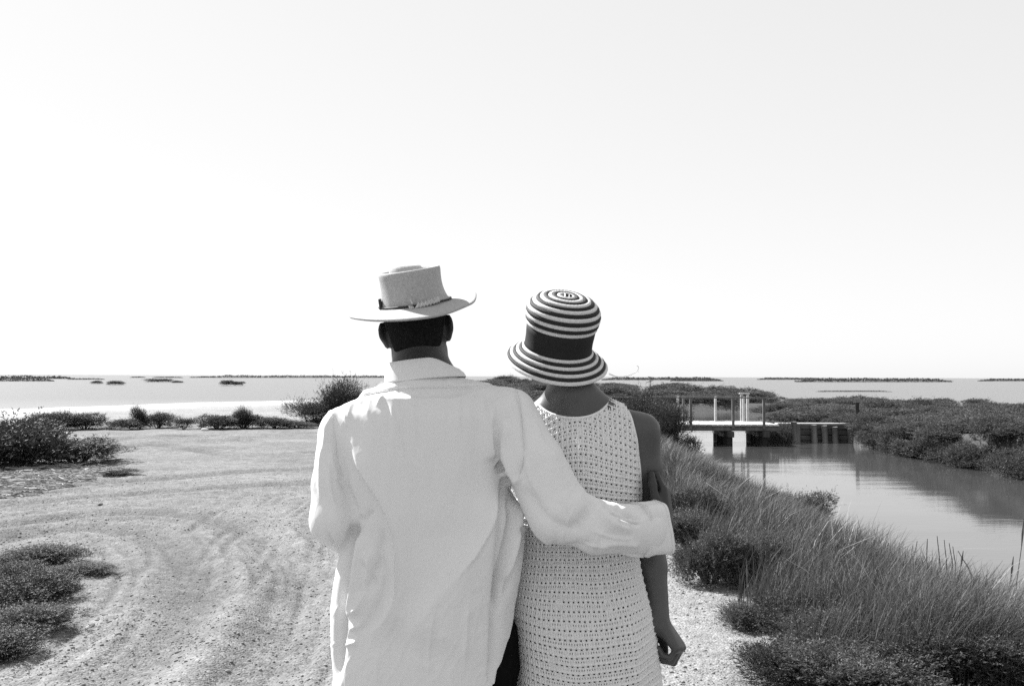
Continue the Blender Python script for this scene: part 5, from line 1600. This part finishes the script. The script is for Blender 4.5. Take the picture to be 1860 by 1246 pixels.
# ------------------------------------------------------------------ the striped cloche
def cloche():
    hat = empty('hat', (0, 0, 0), parent=woman)
    tag(hat, 'black and white striped braided cloche with a wide black band')
    Mh = rot(0, 22, -8); c = A(1015, 622, 2.565)
    W = lambda q: c + q @ Mh.T - WORG
    prof = np.array(smooth_line([(0.0, 0.128), (0.03, 0.127), (0.055, 0.123), (0.075, 0.114), (0.089, 0.099), (0.0945, 0.081), (0.0925, 0.061), (0.0885, 0.045)], 8))
    prof2 = np.array(smooth_line([(0.0870, -0.012), (0.096, -0.022), (0.110, -0.033), (0.122, -0.043), (0.131, -0.053), (0.1345, -0.058)], 8))
    th = np.linspace(0, 2 * math.pi, 110, endpoint=False)
    def arc(p):
        L = np.concatenate([[0], np.cumsum(np.linalg.norm(np.diff(p, axis=0), axis=1))]); return L
    def shape(r, z):
        w = 1 + 0.012 * np.sin(2 * th + 0.6) * min(1, r / 0.08) + 0.010 * np.sin(3 * th + 1.2) * max(0, (r - 0.09) / 0.04)
        dz = 0.004 * np.sin(2 * th + 1.0) * max(0, (r - 0.09) / 0.04)
        return np.stack([r * w * np.cos(th), r * 1.04 * w * np.sin(th), z + dz], 1)
    def braids(p, n, first_dark, skip=0.0):
        L = arc(p); edges = np.linspace(skip * L[-1], L[-1], n + 1)
        for i in range(n):
            rings = []
            for k, t in enumerate(np.linspace(0, 1, 6)):
                s = edges[i] + (edges[i + 1] - edges[i]) * t
                r = np.interp(s, L, p[:, 0]); z = np.interp(s, L, p[:, 1])
                r2 = np.interp(s + 1e-3, L, p[:, 0]); z2 = np.interp(s + 1e-3, L, p[:, 1])
                r1 = np.interp(s - 1e-3, L, p[:, 0]); z1 = np.interp(s - 1e-3, L, p[:, 1])
                tx, tz = r2 - r1, z2 - z1; l = math.hypot(tx, tz) + 1e-9
                b = 0.0016 * math.sin(math.pi * t) ** 0.6 - (0.0012 if t in (0.0, 1.0) else 0)
                q = shape(r - tz / l * b, z + tx / l * b)
                bead = 0.0004 * np.sin(th * max(30, int(r / 0.0016)) + i) * math.sin(math.pi * t)
                nrm = np.stack([np.cos(th) * -tz / l, np.sin(th) * -tz / l, np.full(th.shape, tx / l)], 1)
                rings.append(W(q + nrm * bead[:, None]))
            dark = (i % 2 == 0) == first_dark
            ring_loft2('straw_braid', rings, M_braid_dark if dark else M_braid_pale, hat)
    # the braids stop at the middle, where the end of the plait is tucked in
    rings = [W(shape(r, z)) for r, z in ((0.0165, 0.1272), (0.015, 0.1295), (0.008, 0.1310), (0.002, 0.1315))]
    ring_loft2('crown_button', rings, M_braid_dark, hat, cap=True)
    for x, m in ((-0.0035, M_braid_pale), (0.007, M_braid_pale)):
        mb = MB(); mb.tube([W(np.array([[x, -0.016, 0.1285]]))[0], W(np.array([[x, -0.006, 0.1325]]))[0], W(np.array([[x, 0.006, 0.1328]]))[0]], [0.0022 if x < 0 else 0.001] * 3, 6); mb.build('braid_end', m, hat, smooth=True)
    braids(prof, 13, False, 0.085)
    braids(prof2, 7, False)
    # wide black band
    rings = [W(shape(r, z)) for r, z in ((0.0868, 0.0465), (0.0886, 0.0455), (0.0880, 0.030), (0.0866, 0.012), (0.0868, -0.004), (0.0885, -0.0125), (0.0872, -0.0145))]
    ring_loft2('band', rings, M_ribbon, hat)
    # underside of the brim
    rings = [W(shape(r, z)) for r, z in ((0.1340, -0.0585), (0.120, -0.045), (0.106, -0.034), (0.088, -0.020), (0.082, 0.0), (0.080, 0.05))]
    ring_loft2('lining', rings, M_braid_pale, hat)
    # loose straws sticking out of the brim edge
    pts = [A(1106, 680, 2.56), A(1122, 684, 2.57), A(1140, 682, 2.58), A(1155, 676, 2.585), A(1160, 668, 2.585), A(1157, 664, 2.585)]
    mb = MB(); mb.tube([q - WORG for q in smooth_line(pts, 5)], 0.0008, 5); mb.build('loose_straw', M_braid_pale, hat, smooth=True)
    mb = MB(); mb.tube([q - WORG for q in smooth_line([A(1106, 678, 2.56), A(1125, 685, 2.57), A(1148, 681, 2.58)], 5)], 0.0006, 5); mb.build('loose_straw', M_braid_pale, hat, smooth=True)
cloche()
